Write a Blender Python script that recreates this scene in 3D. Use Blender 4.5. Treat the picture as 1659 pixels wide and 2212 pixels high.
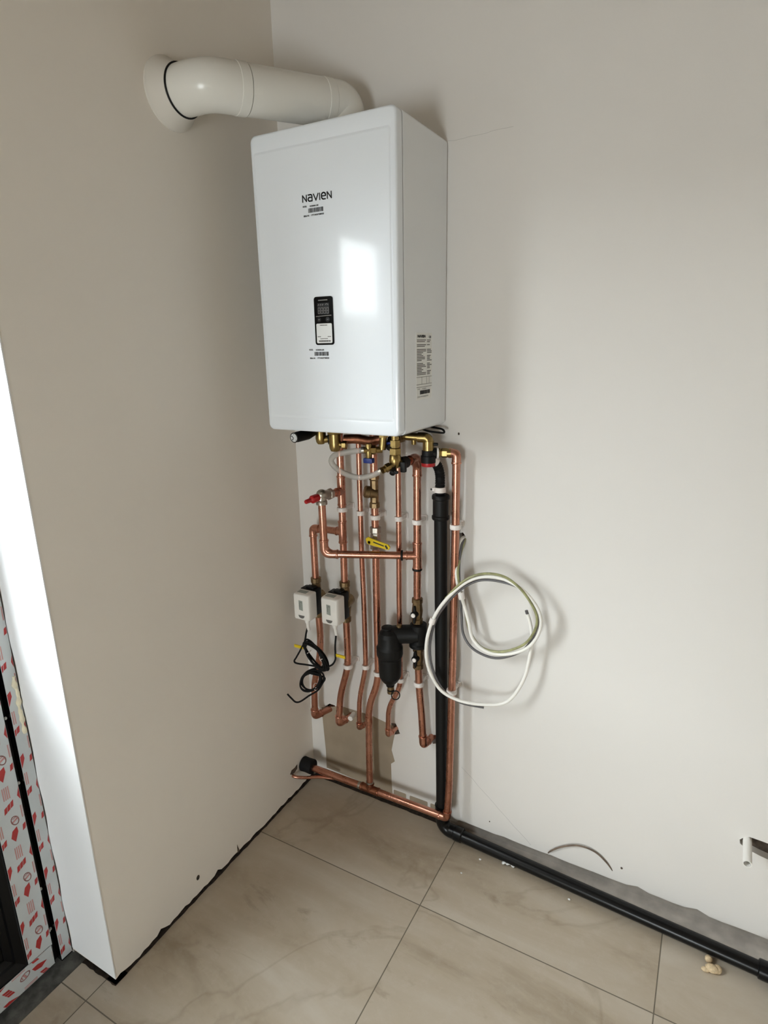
import bpy, bmesh, math, random
from mathutils import Vector, Matrix

for o in list(bpy.data.objects):
    bpy.data.objects.remove(o)
SC = bpy.context.scene
COL = SC.collection
PI = math.pi
V = Vector

# ------------------------------------------------------------------ camera
cam = bpy.data.cameras.new('camera')
cam.sensor_fit = 'VERTICAL'; cam.sensor_height = 36.0; cam.sensor_width = 27.0
cam.lens = 1296.57 / 2212.0 * 36.0
cam.clip_start = 0.02; cam.clip_end = 200
cam_o = bpy.data.objects.new('camera', cam); COL.objects.link(cam_o)
RX = V((0.8764, 0.4813, -0.0183)).normalized()
FW = V((-0.4683, 0.8427, -0.2658)).normalized()
DN = FW.cross(RX).normalized()
RX = DN.cross(FW).normalized()
m = Matrix((RX, -DN, -FW)).transposed().to_4x4()
m.translation = V((1.1342, -1.4864, 1.4934))
cam_o.matrix_world = m
SC.camera = cam_o

# ------------------------------------------------------------------ light and exposure
SKY_STRENGTH = 32.0
world = bpy.data.worlds.new('overcast_sky'); SC.world = world
world.use_nodes = True
wn = world.node_tree; bg = wn.nodes['Background']
bg.inputs['Color'].default_value = (0.93, 0.97, 1.0, 1); bg.inputs['Strength'].default_value = SKY_STRENGTH

def portal(name, loc, rot, sx, sy):
    l = bpy.data.lights.new(name, 'AREA'); l.shape = 'RECTANGLE'; l.size = sx; l.size_y = sy
    l.cycles.is_portal = True
    o = bpy.data.objects.new(name, l); COL.objects.link(o); o.location = loc; o.rotation_euler = rot
    return o
DOOR_Y0, DOOR_Y1, DOOR_TOP = -0.8406, -1.61, 2.04
portal('door_portal', (-0.31, (DOOR_Y0 + DOOR_Y1) / 2, DOOR_TOP / 2), (0, -PI / 2, 0), DOOR_TOP, 0.77)
portal('fill_window_portal', (0.90, -4.14, 0.54), (PI / 2, 0, 0), 0.70, 1.02)  # portal of the added, unseen fill window

SC.view_settings.view_transform = 'Standard'
SC.view_settings.look = 'None'
SC.view_settings.gamma = 1.0
SC.view_settings.use_curve_mapping = False
SC.view_settings.exposure = 0.04
SC.cycles.max_bounces = 10; SC.cycles.diffuse_bounces = 6; SC.cycles.glossy_bounces = 4
SC.cycles.transmission_bounces = 6; SC.cycles.transparent_max_bounces = 8
SC.cycles.sample_clamp_indirect = 40.0
SC.cycles.use_denoising = True

# ------------------------------------------------------------------ materials
def lin(c):
    return tuple((x / 12.92 if x <= 0.04045 else ((x + 0.055) / 1.055) ** 2.4) for x in c)
def rgb(r, g, b):
    return lin((r / 255, g / 255, b / 255)) + (1,)

class NT:
    def __init__(s, name):
        s.m = bpy.data.materials.new(name); s.m.use_nodes = True
        s.t = s.m.node_tree; s.b = s.t.nodes['Principled BSDF']; s.out = s.t.nodes['Material Output']
    def n(s, typ, **kw):
        nd = s.t.nodes.new(typ)
        for k, v in kw.items(): setattr(nd, k, v)
        return nd
    def l(s, a, b): s.t.links.new(a, b)
    def math(s, op, a, b=None, c=None):
        nd = s.n('ShaderNodeMath', operation=op)
        for i, x in enumerate((a, b, c)):
            if x is None: continue
            if isinstance(x, (int, float)): nd.inputs[i].default_value = x
            else: s.l(x, nd.inputs[i])
        return nd.outputs[0]
    def noise(s, scale, detail=4, rough=0.5, dist=0.0, vec=None):
        nd = s.n('ShaderNodeTexNoise'); nd.inputs['Scale'].default_value = scale
        nd.inputs['Detail'].default_value = detail; nd.inputs['Roughness'].default_value = rough
        nd.inputs['Distortion'].default_value = dist
        s.l(vec if vec is not None else s.obj(), nd.inputs['Vector'])
        return nd.outputs['Fac']
    def obj(s):
        if not hasattr(s, '_tc'): s._tc = s.n('ShaderNodeNewGeometry')
        return s._tc.outputs['Position']
    def ramp(s, fac, stops):
        nd = s.n('ShaderNodeValToRGB'); s.l(fac, nd.inputs['Fac'])
        e = nd.color_ramp.elements
        while len(e) < len(stops): e.new(0.5)
        for i, (p, c) in enumerate(stops): e[i].position = p; e[i].color = c
        return nd.outputs['Color']
    def mix(s, fac, a, b):
        nd = s.n('ShaderNodeMix', data_type='RGBA')
        for sock, x in ((nd.inputs[0], fac), (nd.inputs[6], a), (nd.inputs[7], b)):
            if isinstance(x, (int, float)): sock.default_value = x
            elif isinstance(x, tuple): sock.default_value = x
            else: s.l(x, sock)
        return nd.outputs[2]
    def bump(s, h, strength=0.2, dist=0.002):
        nd = s.n('ShaderNodeBump'); nd.inputs['Strength'].default_value = strength
        nd.inputs['Distance'].default_value = dist; s.l(h, nd.inputs['Height']); s.l(nd.outputs[0], s.b.inputs['Normal'])
    def set(s, **kw):
        for k, v in kw.items(): s.b.inputs[k.replace('_', ' ')].default_value = v
        return s

def simple(name, col, rough=0.5, metal=0.0, var=0.0, scale=20, coat=0.0, spec=0.5):
    t = NT(name); t.set(Roughness=rough, Metallic=metal); t.b.inputs['Specular IOR Level'].default_value = spec
    if coat: t.b.inputs['Coat Weight'].default_value = coat; t.b.inputs['Coat Roughness'].default_value = 0.085
    if var:
        f = t.noise(scale, 3)
        d = tuple(max(0, c * (1 - var)) for c in col[:3]) + (1,)
        u = tuple(min(1, c * (1 + var)) for c in col[:3]) + (1,)
        t.l(t.ramp(f, [(0.35, d), (0.65, u)]), t.b.inputs['Base Color'])
    else:
        t.b.inputs['Base Color'].default_value = col
    return t.m

def paint(name, col, rough=0.75):
    t = NT(name); t.set(Roughness=rough)
    f = t.noise(1.6, 5, 0.6)
    d = tuple(c * 0.965 for c in col[:3]) + (1,)
    t.l(t.ramp(f, [(0.3, d), (0.7, col)]), t.b.inputs['Base Color'])
    t.bump(t.noise(260, 3), 0.12, 0.0008)
    return t.m

def scratched_paint(name, col):
    # painted plaster with two hairline scratches drawn across it
    t = NT(name); t.set(Roughness=0.75)
    f = t.noise(1.6, 5, 0.6)
    d = tuple(c * 0.965 for c in col[:3]) + (1,)
    base = t.ramp(f, [(0.3, d), (0.7, col)])
    sep = t.n('ShaderNodeSeparateXYZ'); t.l(t.obj(), sep.inputs[0])
    x, z = sep.outputs['X'], sep.outputs['Z']
    wob = t.math('MULTIPLY', t.math('SUBTRACT', t.noise(14, 2), 0.5), 0.012)
    def scratch(x0, z0, x1, z1, w):
        L = math.hypot(x1 - x0, z1 - z0); nx, nz = -(z1 - z0) / L, (x1 - x0) / L; ux, uz = (x1 - x0) / L, (z1 - z0) / L
        dd = t.math('ADD', t.math('ADD', t.math('MULTIPLY', t.math('SUBTRACT', x, x0), nx), t.math('MULTIPLY', t.math('SUBTRACT', z, z0), nz)), wob)
        al = t.math('ADD', t.math('MULTIPLY', t.math('SUBTRACT', x, x0), ux), t.math('MULTIPLY', t.math('SUBTRACT', z, z0), uz))
        inside = t.math('MULTIPLY', t.math('GREATER_THAN', al, 0), t.math('LESS_THAN', al, L))
        return t.math('MULTIPLY', t.math('LESS_THAN', t.math('ABSOLUTE', dd), w), inside)
    s1 = scratch(0.565, 0.238, 0.79, 0.045, 0.0007)
    s2 = scratch(0.50, 1.96, 0.66, 1.965, 0.0004)
    s = t.math('MULTIPLY', t.math('MAXIMUM', s1, s2), 0.45)
    t.l(t.mix(s, base, tuple(c * 0.35 for c in col[:3]) + (1,)), t.b.inputs['Base Color'])
    t.bump(t.noise(260, 3), 0.12, 0.0008)
    return t.m

WALLC = rgb(234, 228, 219)
M = {}
M['wall'] = paint('painted_plaster', WALLC)
M['wall_back'] = scratched_paint('painted_plaster_scratched', rgb(225, 222, 218))
M['reveal'] = paint('white_reveal_paint', rgb(236, 238, 240))
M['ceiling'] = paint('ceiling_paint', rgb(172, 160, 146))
M['bare'] = simple('bare_plaster', rgb(156, 142, 123), 0.9, var=0.10, scale=9)
M['cavity'] = simple('dark_cavity', rgb(84, 72, 62), 0.95, var=0.4, scale=60)
M['gapshade_mark'] = simple('gap_shade_and_mark', rgb(52, 42, 34), 0.95, var=0.5, scale=70)  # dark brown painted as shade in the floor gaps, also one wall mark
M['concrete'] = simple('raw_concrete', rgb(180, 174, 167), 0.95, var=0.14, scale=22)
M['threshold'] = simple('grey_mortar_bed', rgb(92, 92, 88), 0.95, var=0.35, scale=40)

def copper_mat():
    t = NT('copper'); t.set(Metallic=1.0)
    f = t.noise(13, 3, 0.5)
    t.l(t.ramp(f, [(0.28, rgb(178, 122, 102)), (0.5, rgb(194, 138, 117)), (0.78, rgb(206, 152, 132))]), t.b.inputs['Base Color'])
    r = t.ramp(t.noise(35, 3), [(0.3, (0.25, 0.25, 0.25, 1)), (0.7, (0.31, 0.31, 0.31, 1))])
    t.l(r, t.b.inputs['Roughness'])
    return t.m
M['copper'] = copper_mat()
M['copper_dark'] = simple('tarnished_copper', rgb(150, 98, 74), 0.42, 1.0, var=0.3, scale=40)
M['brass'] = simple('brass', rgb(160, 137, 88), 0.3, 1.0, var=0.15, scale=60)
M['brass_dull'] = simple('dull_brass', rgb(136, 114, 84), 0.45, 1.0, var=0.2, scale=60)
M['nickel'] = simple('nickel', rgb(178, 172, 162), 0.35, 1.0, var=0.1, scale=60)
M['enamel'] = simple('white_enamel', rgb(232, 236, 240), 0.2, coat=0.35)
M['enamel_front'] = simple('white_enamel_front', rgb(234, 240, 247), 0.30, coat=0.34, spec=0.25)
M['panel'] = simple('black_glass_panel', rgb(9, 9, 10), 0.10, spec=0.15)
M['flue'] = simple('white_flue_coating', rgb(226, 225, 219), 0.26)
M['rosette'] = simple('painted_rosette', rgb(216, 212, 204), 0.8)
M['black'] = simple('black_plastic', rgb(11, 11, 11), 0.5, spec=0.28)
M['black_gloss'] = simple('glossy_black_plastic', rgb(9, 9, 10), 0.28, spec=0.28)
M['black_matt'] = simple('matt_black_rubber', rgb(11, 11, 12), 0.75, var=0.2, scale=90, spec=0.3)
M['seam'] = simple('dark_seam', rgb(96, 96, 96), 0.7)
M['steelgrey'] = simple('dark_steel', rgb(70, 68, 66), 0.4, 0.8)
M['clip'] = simple('white_nylon', rgb(238, 232, 228), 0.45)
M['white'] = simple('white_plastic', rgb(236, 234, 230), 0.4)
M['wcable'] = simple('white_cable_sheath', rgb(240, 238, 232), 0.35)
M['gcable'] = simple('grey_cable_sheath', rgb(92, 90, 92), 0.4)
M['ycable'] = simple('green_yellow_cable_sheath', rgb(146, 146, 104), 0.4, var=0.25, scale=50)
M['red'] = simple('red_plastic', rgb(176, 24, 30), 0.35)
M['blue'] = simple('blue_plastic', rgb(28, 48, 120), 0.35)
M['yellow'] = simple('yellow_coating', rgb(226, 196, 28), 0.4)
M['ink'] = simple('black_ink', rgb(40, 40, 42), 0.6)
M['ink_soft'] = simple('grey_ink', rgb(104, 102, 100), 0.6)
M['lcd'] = simple('unlit_display', rgb(26, 26, 27), 0.25, spec=0.2)
M['seg'] = simple('unlit_segments', rgb(118, 116, 114), 0.5)
M['sticker'] = simple('white_sticker', rgb(226, 228, 228), 0.4)
M['sticker_side'] = simple('pale_sticker', rgb(232, 233, 231), 0.5)
M['film'] = simple('protective_film', rgb(196, 202, 204), 0.35, var=0.04, scale=14)
M['filmred'] = simple('red_film_print', rgb(172, 46, 46), 0.4)
M['filmpale'] = simple('pale_red_film_print', rgb(190, 138, 136), 0.4)
M['frame'] = simple('black_door_profile', rgb(16, 16, 17), 0.22)
M['wire'] = simple('brown_wire', rgb(112, 96, 82), 0.6, var=0.3, scale=30)
M['foam'] = simple('expanding_foam', rgb(226, 218, 192), 0.9, var=0.1, scale=60)
M['crumb'] = simple('cream_crumb', rgb(206, 184, 150), 0.8, var=0.15, scale=200)
M['lampgrey'] = simple('grey_window_lens', rgb(150, 156, 150), 0.3)
M['outside'] = simple('outside_paving', rgb(84, 82, 78), 0.9, var=0.15, scale=3)

def clear_mat(name, tint, rough, gloss):
    m_ = bpy.data.materials.new(name); m_.use_nodes = True
    t = m_.node_tree; t.nodes.remove(t.nodes['Principled BSDF']); out = t.nodes['Material Output']
    tr = t.nodes.new('ShaderNodeBsdfTransparent'); tr.inputs[0].default_value = tint
    gl = t.nodes.new('ShaderNodeBsdfGlossy'); gl.inputs['Roughness'].default_value = rough
    lw = t.nodes.new('ShaderNodeLayerWeight'); lw.inputs['Blend'].default_value = 0.5
    pw = t.nodes.new('ShaderNodeMath'); pw.operation = 'POWER'; pw.inputs[1].default_value = 5.0
    ma = t.nodes.new('ShaderNodeMath'); ma.operation = 'MULTIPLY_ADD'; ma.inputs[1].default_value = gloss; ma.inputs[2].default_value = 0.04
    t.links.new(lw.outputs['Facing'], pw.inputs[0]); t.links.new(pw.outputs[0], ma.inputs[0])
    mx = t.nodes.new('ShaderNodeMixShader')
    t.links.new(ma.outputs[0], mx.inputs[0]); t.links.new(tr.outputs[0], mx.inputs[1]); t.links.new(gl.outputs[0], mx.inputs[2])
    t.links.new(mx.outputs[0], out.inputs[0])
    return m_
M['glass'] = clear_mat('window_glass', (0.95, 0.965, 0.96, 1), 0.02, 0.9)
def hose_mat():
    m_ = bpy.data.materials.new('clear_hose'); m_.use_nodes = True
    t = m_.node_tree; b = t.nodes['Principled BSDF']; out = t.nodes['Material Output']
    b.inputs['Base Color'].default_value = (0.62, 0.6, 0.57, 1); b.inputs['Roughness'].default_value = 0.1
    tr = t.nodes.new('ShaderNodeBsdfTransparent'); tr.inputs[0].default_value = (0.82, 0.8, 0.77, 1)
    mx = t.nodes.new('ShaderNodeMixShader'); mx.inputs[0].default_value = 0.45
    t.links.new(tr.outputs[0], mx.inputs[1]); t.links.new(b.outputs[0], mx.inputs[2]); t.links.new(mx.outputs[0], out.inputs[0])
    return m_
M['hose'] = hose_mat()

def tile_mat():
    t = NT('stone_look_floor_tiles')
    sep = t.n('ShaderNodeSeparateXYZ'); t.l(t.obj(), sep.inputs[0])
    def cell(s, off, period):
        q = t.math('DIVIDE', t.math('SUBTRACT', s, off), period)
        fr = t.math('SUBTRACT', q, t.math('FLOOR', q))
        ed = t.math('MULTIPLY', t.math('MINIMUM', fr, t.math('SUBTRACT', 1.0, fr)), period)
        return t.math('FLOOR', q), ed
    cx, ex = cell(sep.outputs['X'], -0.0300, 0.5955)
    cy, ey = cell(sep.outputs['Y'], -0.3009, 0.6023)
    grout = t.math('LESS_THAN', t.math('MINIMUM', ex, ey), 0.0014)
    comb = t.n('ShaderNodeCombineXYZ'); t.l(cx, comb.inputs[0]); t.l(cy, comb.inputs[1])
    wnz = t.n('ShaderNodeTexWhiteNoise'); t.l(comb.outputs[0], wnz.inputs['Vector'])
    off = t.n('ShaderNodeVectorMath', operation='MULTIPLY_ADD')
    t.l(wnz.outputs['Color'], off.inputs[0]); off.inputs[1].default_value = (9, 9, 9); t.l(t.obj(), off.inputs[2])
    mp = t.n('ShaderNodeMapping'); mp.inputs['Rotation'].default_value = (0, 0, 0.75); mp.inputs['Scale'].default_value = (1.0, 3.2, 1)
    t.l(off.outputs[0], mp.inputs['Vector'])
    cloud = t.noise(1.7, 6, 0.58, 0.7, mp.outputs[0])
    base = t.ramp(cloud, [(0.30, rgb(154, 140, 120)), (0.45, rgb(176, 163, 144)), (0.58, rgb(184, 173, 156)), (0.72, rgb(195, 186, 172))])
    streak = t.noise(2.4, 5, 0.65, 1.6, mp.outputs[0])
    sm = t.ramp(streak, [(0.60, (0, 0, 0, 1)), (0.72, (1, 1, 1, 1))])
    sv = t.math('MULTIPLY', sm, 0.45)
    base = t.mix(sv, base, rgb(122, 104, 82))
    vn = t.noise(0.9, 5, 0.55, 1.2, off.outputs[0])
    vein = t.math('SUBTRACT', 1.0, t.math('MINIMUM', 1.0, t.math('MULTIPLY', t.math('ABSOLUTE', t.math('SUBTRACT', vn, 0.47)), 80)))
    base = t.mix(t.math('MULTIPLY', vein, 0.22), base, rgb(118, 98, 72))
    dust = t.math('MULTIPLY', t.math('SUBTRACT', t.noise(26, 5, 0.75), 0.5), 1.1)
    base = t.mix(t.math('MAXIMUM', dust, 0.0), base, rgb(200, 192, 180))
    base = t.mix(t.math('MULTIPLY', grout, 0.85), base, rgb(84, 76, 64))
    t.l(base, t.b.inputs['Base Color'])
    r = t.ramp(t.noise(9, 4), [(0.3, (0.42, 0.42, 0.42, 1)), (0.7, (0.58, 0.58, 0.58, 1))])
    t.l(r, t.b.inputs['Roughness'])
    t.bump(t.math('SUBTRACT', 1.0, grout), 0.5, 0.0015)
    return t.m
M['tile'] = tile_mat()

# ------------------------------------------------------------------ mesh helpers
class MB:
    """collects shapes, then becomes one mesh object"""
    def __init__(s): s.bm = bmesh.new(); s.mi = 0
    def _faces(s, faces):
        for f in faces: f.material_index = s.mi
    def box(s, x0, x1, y0, y1, z0, z1, bevel=0.0, seg=2):
        t = bmesh.new(); bmesh.ops.create_cube(t, size=1)
        for v in t.verts:
            v.co = V(((x0 + x1) / 2 + v.co.x * (x1 - x0), (y0 + y1) / 2 + v.co.y * (y1 - y0), (z0 + z1) / 2 + v.co.z * (z1 - z0)))
        if bevel: bmesh.ops.bevel(t, geom=list(t.edges), offset=bevel, segments=seg, affect='EDGES', profile=0.5)
        s.merge(t); return s
    def merge(s, t, mat=None):
        mp = {}
        for v in t.verts: mp[v] = s.bm.verts.new(mat @ v.co if mat else v.co)
        for f in t.faces:
            try: nf = s.bm.faces.new([mp[v] for v in f.verts]); nf.material_index = s.mi
            except ValueError: pass
        t.free()
    def prism(s, pts, fn, d0, d1):
        """polygon pts (u,v); fn(u,v,w)->xyz, from depth d0 to d1"""
        a = [s.bm.verts.new(fn(u, v, d0)) for u, v in pts]; b = [s.bm.verts.new(fn(u, v, d1)) for u, v in pts]
        n = len(pts)
        fs = [s.bm.faces.new(a), s.bm.faces.new(b[::-1])]
        for i in range(n): fs.append(s.bm.faces.new((a[i], b[i], b[(i + 1) % n], a[(i + 1) % n])))
        s._faces(fs); return s
    def rings(s, rings, cap0=True, cap1=True, closed=True):
        vs = [[s.bm.verts.new(p) for p in r] for r in rings]
        n = len(vs[0]); fs = []
        for i in range(len(vs) - 1):
            for j in range(n if closed else n - 1):
                k = (j + 1) % n
                fs.append(s.bm.faces.new((vs[i][j], vs[i][k], vs[i + 1][k], vs[i + 1][j])))
        if cap0: fs.append(s.bm.faces.new(vs[0][::-1]))
        if cap1: fs.append(s.bm.faces.new(vs[-1]))
        s._faces(fs); return s
    def lathe(s, prof, org, axis, seg=24, ref=None, cap=True):
        org = V(org); ax = V(axis).normalized()
        r = V(ref) if ref else (V((0, 0, 1)) if abs(ax.z) < 0.9 else V((1, 0, 0)))
        e1 = (r - ax * r.dot(ax)).normalized(); e2 = ax.cross(e1)
        rg = [[org + ax * t + (e1 * math.cos(2 * PI * k / seg) + e2 * math.sin(2 * PI * k / seg)) * rad for k in range(seg)] for t, rad in prof]
        return s.rings(rg, cap, cap)
    def ring(s, org, axis, r, w, bulge, seg=24):
        """a raised band of width w round a pipe of radius r"""
        p = [(-w / 2, r * 0.96), (-w / 2, r + bulge * 0.7), (-w / 4, r + bulge), (w / 4, r + bulge), (w / 2, r + bulge * 0.7), (w / 2, r * 0.96)]
        return s.lathe(p, org, axis, seg)
    def tube(s, pts, r, seg=14, bend=0.0, bn=7, cap=True):
        pts = [V(p) for p in pts]
        if bend > 0 and len(pts) > 2:
            out = [pts[0]]
            for i in range(1, len(pts) - 1):
                p, a, b = pts[i], pts[i - 1], pts[i + 1]
                d1 = (a - p); d2 = (b - p)
                L = min(bend, d1.length * 0.48, d2.length * 0.48)
                q0 = p + d1.normalized() * L; q1 = p + d2.normalized() * L
                for k in range(bn + 1):
                    t = k / bn; out.append((1 - t) ** 2 * q0 + 2 * t * (1 - t) * p + t * t * q1)
            out.append(pts[-1]); pts = out
        cl = [pts[0]]
        for p in pts[1:]:
            if (p - cl[-1]).length > 1e-5: cl.append(p)
        pts = cl
        tg = []
        for i in range(len(pts)):
            d = (pts[min(i + 1, len(pts) - 1)] - pts[max(i - 1, 0)]); tg.append(d.normalized())
        up = V((0, 0, 1)) if abs(tg[0].z) < 0.9 else V((0, -1, 0))
        nrm = (up - tg[0] * up.dot(tg[0])).normalized()
        rg = []
        for i, p in enumerate(pts):
            nrm = (nrm - tg[i] * nrm.dot(tg[i])).normalized(); bi = tg[i].cross(nrm)
            rr = r(i / (len(pts) - 1)) if callable(r) else r
            rg.append([p + (nrm * math.cos(2 * PI * k / seg) + bi * math.sin(2 * PI * k / seg)) * rr for k in range(seg)])
        return s.rings(rg, cap, cap)
    def torus(s, c, axis, R, r, seg=24, sub=8, sx=1.0):
        c = V(c); ax = V(axis).normalized(); rf = V((0, 0, 1)) if abs(ax.z) < 0.9 else V((1, 0, 0))
        e1 = (rf - ax * rf.dot(ax)).normalized(); e2 = ax.cross(e1)
        vs = []
        for i in range(seg):
            a = 2 * PI * i / seg; d = e1 * math.cos(a) * sx + e2 * math.sin(a); dn = d.normalized()
            vs.append([s.bm.verts.new(c + d * R + (dn * math.cos(2 * PI * j / sub) + ax * math.sin(2 * PI * j / sub)) * r) for j in range(sub)])
        fs = []
        for i in range(seg):
            for j in range(sub):
                a, b = vs[i], vs[(i + 1) % seg]; k = (j + 1) % sub
                fs.append(s.bm.faces.new((a[j], b[j], b[k], a[k])))
        s._faces(fs); return s
    def sphere(s, c, rx, ry=None, rz=None, seg=16):
        t = bmesh.new(); bmesh.ops.create_uvsphere(t, u_segments=seg, v_segments=seg // 2 + 2, radius=1)
        ry = ry or rx; rz = rz or rx
        for v in t.verts: v.co = V((c[0] + v.co.x * rx, c[1] + v.co.y * ry, c[2] + v.co.z * rz))
        s.merge(t); return s
    def build(s, name, mat, parent=None, ang=35, smooth=True):
        bmesh.ops.recalc_face_normals(s.bm, faces=s.bm.faces)
        me = bpy.data.meshes.new(name); s.bm.to_mesh(me); s.bm.free()
        for q in (mat if isinstance(mat, (list, tuple)) else [mat]): me.materials.append(M[q] if isinstance(q, str) else q)
        if smooth:
            me.polygons.foreach_set('use_smooth', [True] * len(me.polygons)); me.set_sharp_from_angle(angle=math.radians(ang))
        o = bpy.data.objects.new(name, me); COL.objects.link(o)
        if parent is not None:
            o.parent = parent; o.matrix_parent_inverse = Matrix.Translation(-V(parent.location))
        return o

def tag(o, label, cat, group=None):
    o['label'] = label; o['category'] = cat
    if group: o['group'] = group
    return o
def thing(name, label, cat, loc, group=None):
    o = bpy.data.objects.new(name, None); COL.objects.link(o); o.location = loc; o.empty_display_size = 0.02
    return tag(o, label, cat, group)
def struct(o):
    o['kind'] = 'structure'; return o
def plabel(o, label):
    o['label'] = label; return o

def smooth_path(pts, n=6):
    P = [V(p) for p in pts]; out = []
    for i in range(len(P) - 1):
        p0, p1, p2, p3 = P[max(i - 1, 0)], P[i], P[i + 1], P[min(i + 2, len(P) - 1)]
        for k in range(n):
            t = k / n
            out.append(0.5 * ((2 * p1) + (p2 - p0) * t + (2 * p0 - 5 * p1 + 4 * p2 - p3) * t * t + (3 * p1 - p0 - 3 * p2 + p3) * t ** 3))
    out.append(P[-1]); return out

FRONT = lambda d: (lambda u, v, w: V((u, -d - w, v)))          # faces the room (-y), d in front of the wall
SIDE = lambda x0: (lambda u, v, w: V((x0 + w, u, v)))           # faces +x

def text_into(mb, s, size, fn, u0, v0, w0=0.0002, w1=0.0005, bold=0.0, width=None):
    cu = bpy.data.curves.new('t', 'FONT'); cu.body = s; cu.size = size; cu.offset = bold; cu.resolution_u = 3
    ob = bpy.data.objects.new('t', cu); COL.objects.link(ob)
    bpy.context.view_layer.update()
    me = bpy.data.meshes.new_from_object(ob.evaluated_get(bpy.context.evaluated_depsgraph_get()))
    xs = [v.co.x for v in me.vertices]; k = 1.0
    if width and xs: k = width / (max(xs) - min(xs))
    vs = [mb.bm.verts.new(fn(u0 + v.co.x * k, v0 + v.co.y, w1)) for v in me.vertices]
    for p in me.polygons:
        try: f = mb.bm.faces.new([vs[i] for i in p.vertices]); f.material_index = mb.mi
        except ValueError: pass
    bpy.data.objects.remove(ob); bpy.data.curves.remove(cu); bpy.data.meshes.remove(me)

def stroke(mb, pts, w, fn, d0=0.0, d1=0.0005):
    for (a, b) in zip(pts[:-1], pts[1:]):
        a = V(a); b = V(b); d = (b - a)
        if d.length < 1e-7: continue
        d.normalize(); n = V((-d.y, d.x)) * w / 2; e = d * w * 0.35
        a2 = a - e; b2 = b + e
        mb.prism([tuple(a2 + n), tuple(a2 - n), tuple(b2 - n), tuple(b2 + n)], fn, d0, d1)

def rrect(x0, x1, z0, z1, r, n=6):
    pts = []
    for cx, cz, a0 in ((x1 - r, z1 - r, 0), (x0 + r, z1 - r, PI / 2), (x0 + r, z0 + r, PI), (x1 - r, z0 + r, 1.5 * PI)):
        for k in range(n + 1):
            a = a0 + PI / 2 * k / n; pts.append((cx + r * math.cos(a), cz + r * math.sin(a)))
    return pts

def barcode(mb, x0, x1, z0, z1, fn, seed):
    r = random.Random(seed); x = x0
    while x < x1:
        w = r.choice((0.0006, 0.0006, 0.0012, 0.0018)); w = min(w, x1 - x)
        mb.prism([(x, z0), (x + w, z0), (x + w, z1), (x, z1)], fn, 0.0002, 0.0005); x += w + r.choice((0.0005, 0.0007, 0.0013))

def small_print(mb, u0, v0, width, h, fn, d0, seed):
    r = random.Random(seed); u = u0
    while u < u0 + width - 0.0008:
        w = min(r.uniform(0.0014, 0.0042), u0 + width - u)
        mb.prism([(u, v0), (u + w, v0), (u + w, v0 + h), (u, v0 + h)], fn, d0, d0 + 0.0003); u += w + 0.0007

# ------------------------------------------------------------------ the setting
WT = 2.50
# left wall: plaster up to the door reveal, with a ragged lower edge
rnd = random.Random(7)
def ragged(n, a, b, base, amp, r):
    return [(a + (b - a) * i / n, base + amp * (r.random() - 0.35) * (1.8 if r.random() < 0.15 else 0.6)) for i in range(n + 1)]
mb = MB()
low = ragged(60, -0.8406, 0.0, 0.011, 0.010, rnd); low[0] = (-0.8406, 0.012); low[-1] = (0.0, 0.014)
mb.prism(low + [(0.0, WT), (-0.8406, WT)], SIDE(0.0), -0.165, 0.0)
wl = struct(mb.build('wall_left', 'wall', smooth=False))
MB().box(-0.25, -0.024, -0.828, 0.0, 0.0, 0.045).build('wall_base', 'gapshade_mark', wl, smooth=False)  # coloured dark to paint the shade inside the gap
MB().box(-0.30, -0.166, -0.8396, 0.3, 0.0, WT).build('wall_core', 'concrete', wl, smooth=False)
# white painted face of the reveal, a skin on the end of the wall
mb = MB()
rp = [(-0.165 + 0.004 * math.sin(i * 1.7) + 0.003 * rnd.random(), 0.02 + i * (2.02 / 40)) for i in range(41)]
mb.prism(rp + [(0.0008, 2.04), (0.0008, 0.014)], lambda u, v, w: V((u, -0.8406 - w, v)), -0.001, 0.0015)
mb.build('reveal_face', 'reveal', wl, smooth=False)
mb = MB(); mb.box(-0.30, 0.0, DOOR_Y1, DOOR_Y0, DOOR_TOP, WT); struct(mb.build('wall_over_door', 'wall', smooth=False))
mb = MB(); mb.box(-0.30, 0.0, -4.0, DOOR_Y1, 0.0, WT); struct(mb.build('wall_left_rear', 'wall', smooth=False))
# back wall behind the boiler
PATCH = [(0.046,0.291), (0.124,0.320), (0.185,0.321), (0.242,0.321), (0.325,0.308), (0.337,0.298), (0.327,0.252), (0.320,0.214), (0.331,0.174), (0.317,0.160), (0.318,0.087), (0.321,0.044), (0.234,0.042), (0.121,0.047), (0.055,0.049), (0.055,0.122), (0.051,0.196)]
HOLES = [[(0.056,0.294), (0.080,0.316), (0.103,0.315), (0.106,0.285), (0.078,0.264), (0.061,0.270)],
         [(0.160,0.304), (0.179,0.319), (0.203,0.317), (0.196,0.282), (0.172,0.272)],
         [(0.320,0.316), (0.337,0.319), (0.352,0.286), (0.331,0.276)],
         [(0.453,0.316), (0.483,0.325), (0.486,0.295), (0.468,0.288)],
         [(1.302,0.296), (1.309,0.304), (1.322,0.312), (1.345,0.311), (1.40,0.306), (1.45,0.30), (1.45,0.262), (1.38,0.262), (1.347,0.268), (1.329,0.273), (1.314,0.278), (1.304,0.285)],
         [(0.545,0.991), (0.556,0.995), (0.564,0.985), (0.557,0.965), (0.547,0.972)],
         [(0.226,0.302), (0.246,0.306), (0.254,0.288), (0.238,0.278)]]
mb = MB()
low = ragged(40, 0.0, 0.55, 0.024, 0.004, rnd) + ragged(90, 0.56, 3.2, 0.037, 0.003, rnd)
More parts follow.
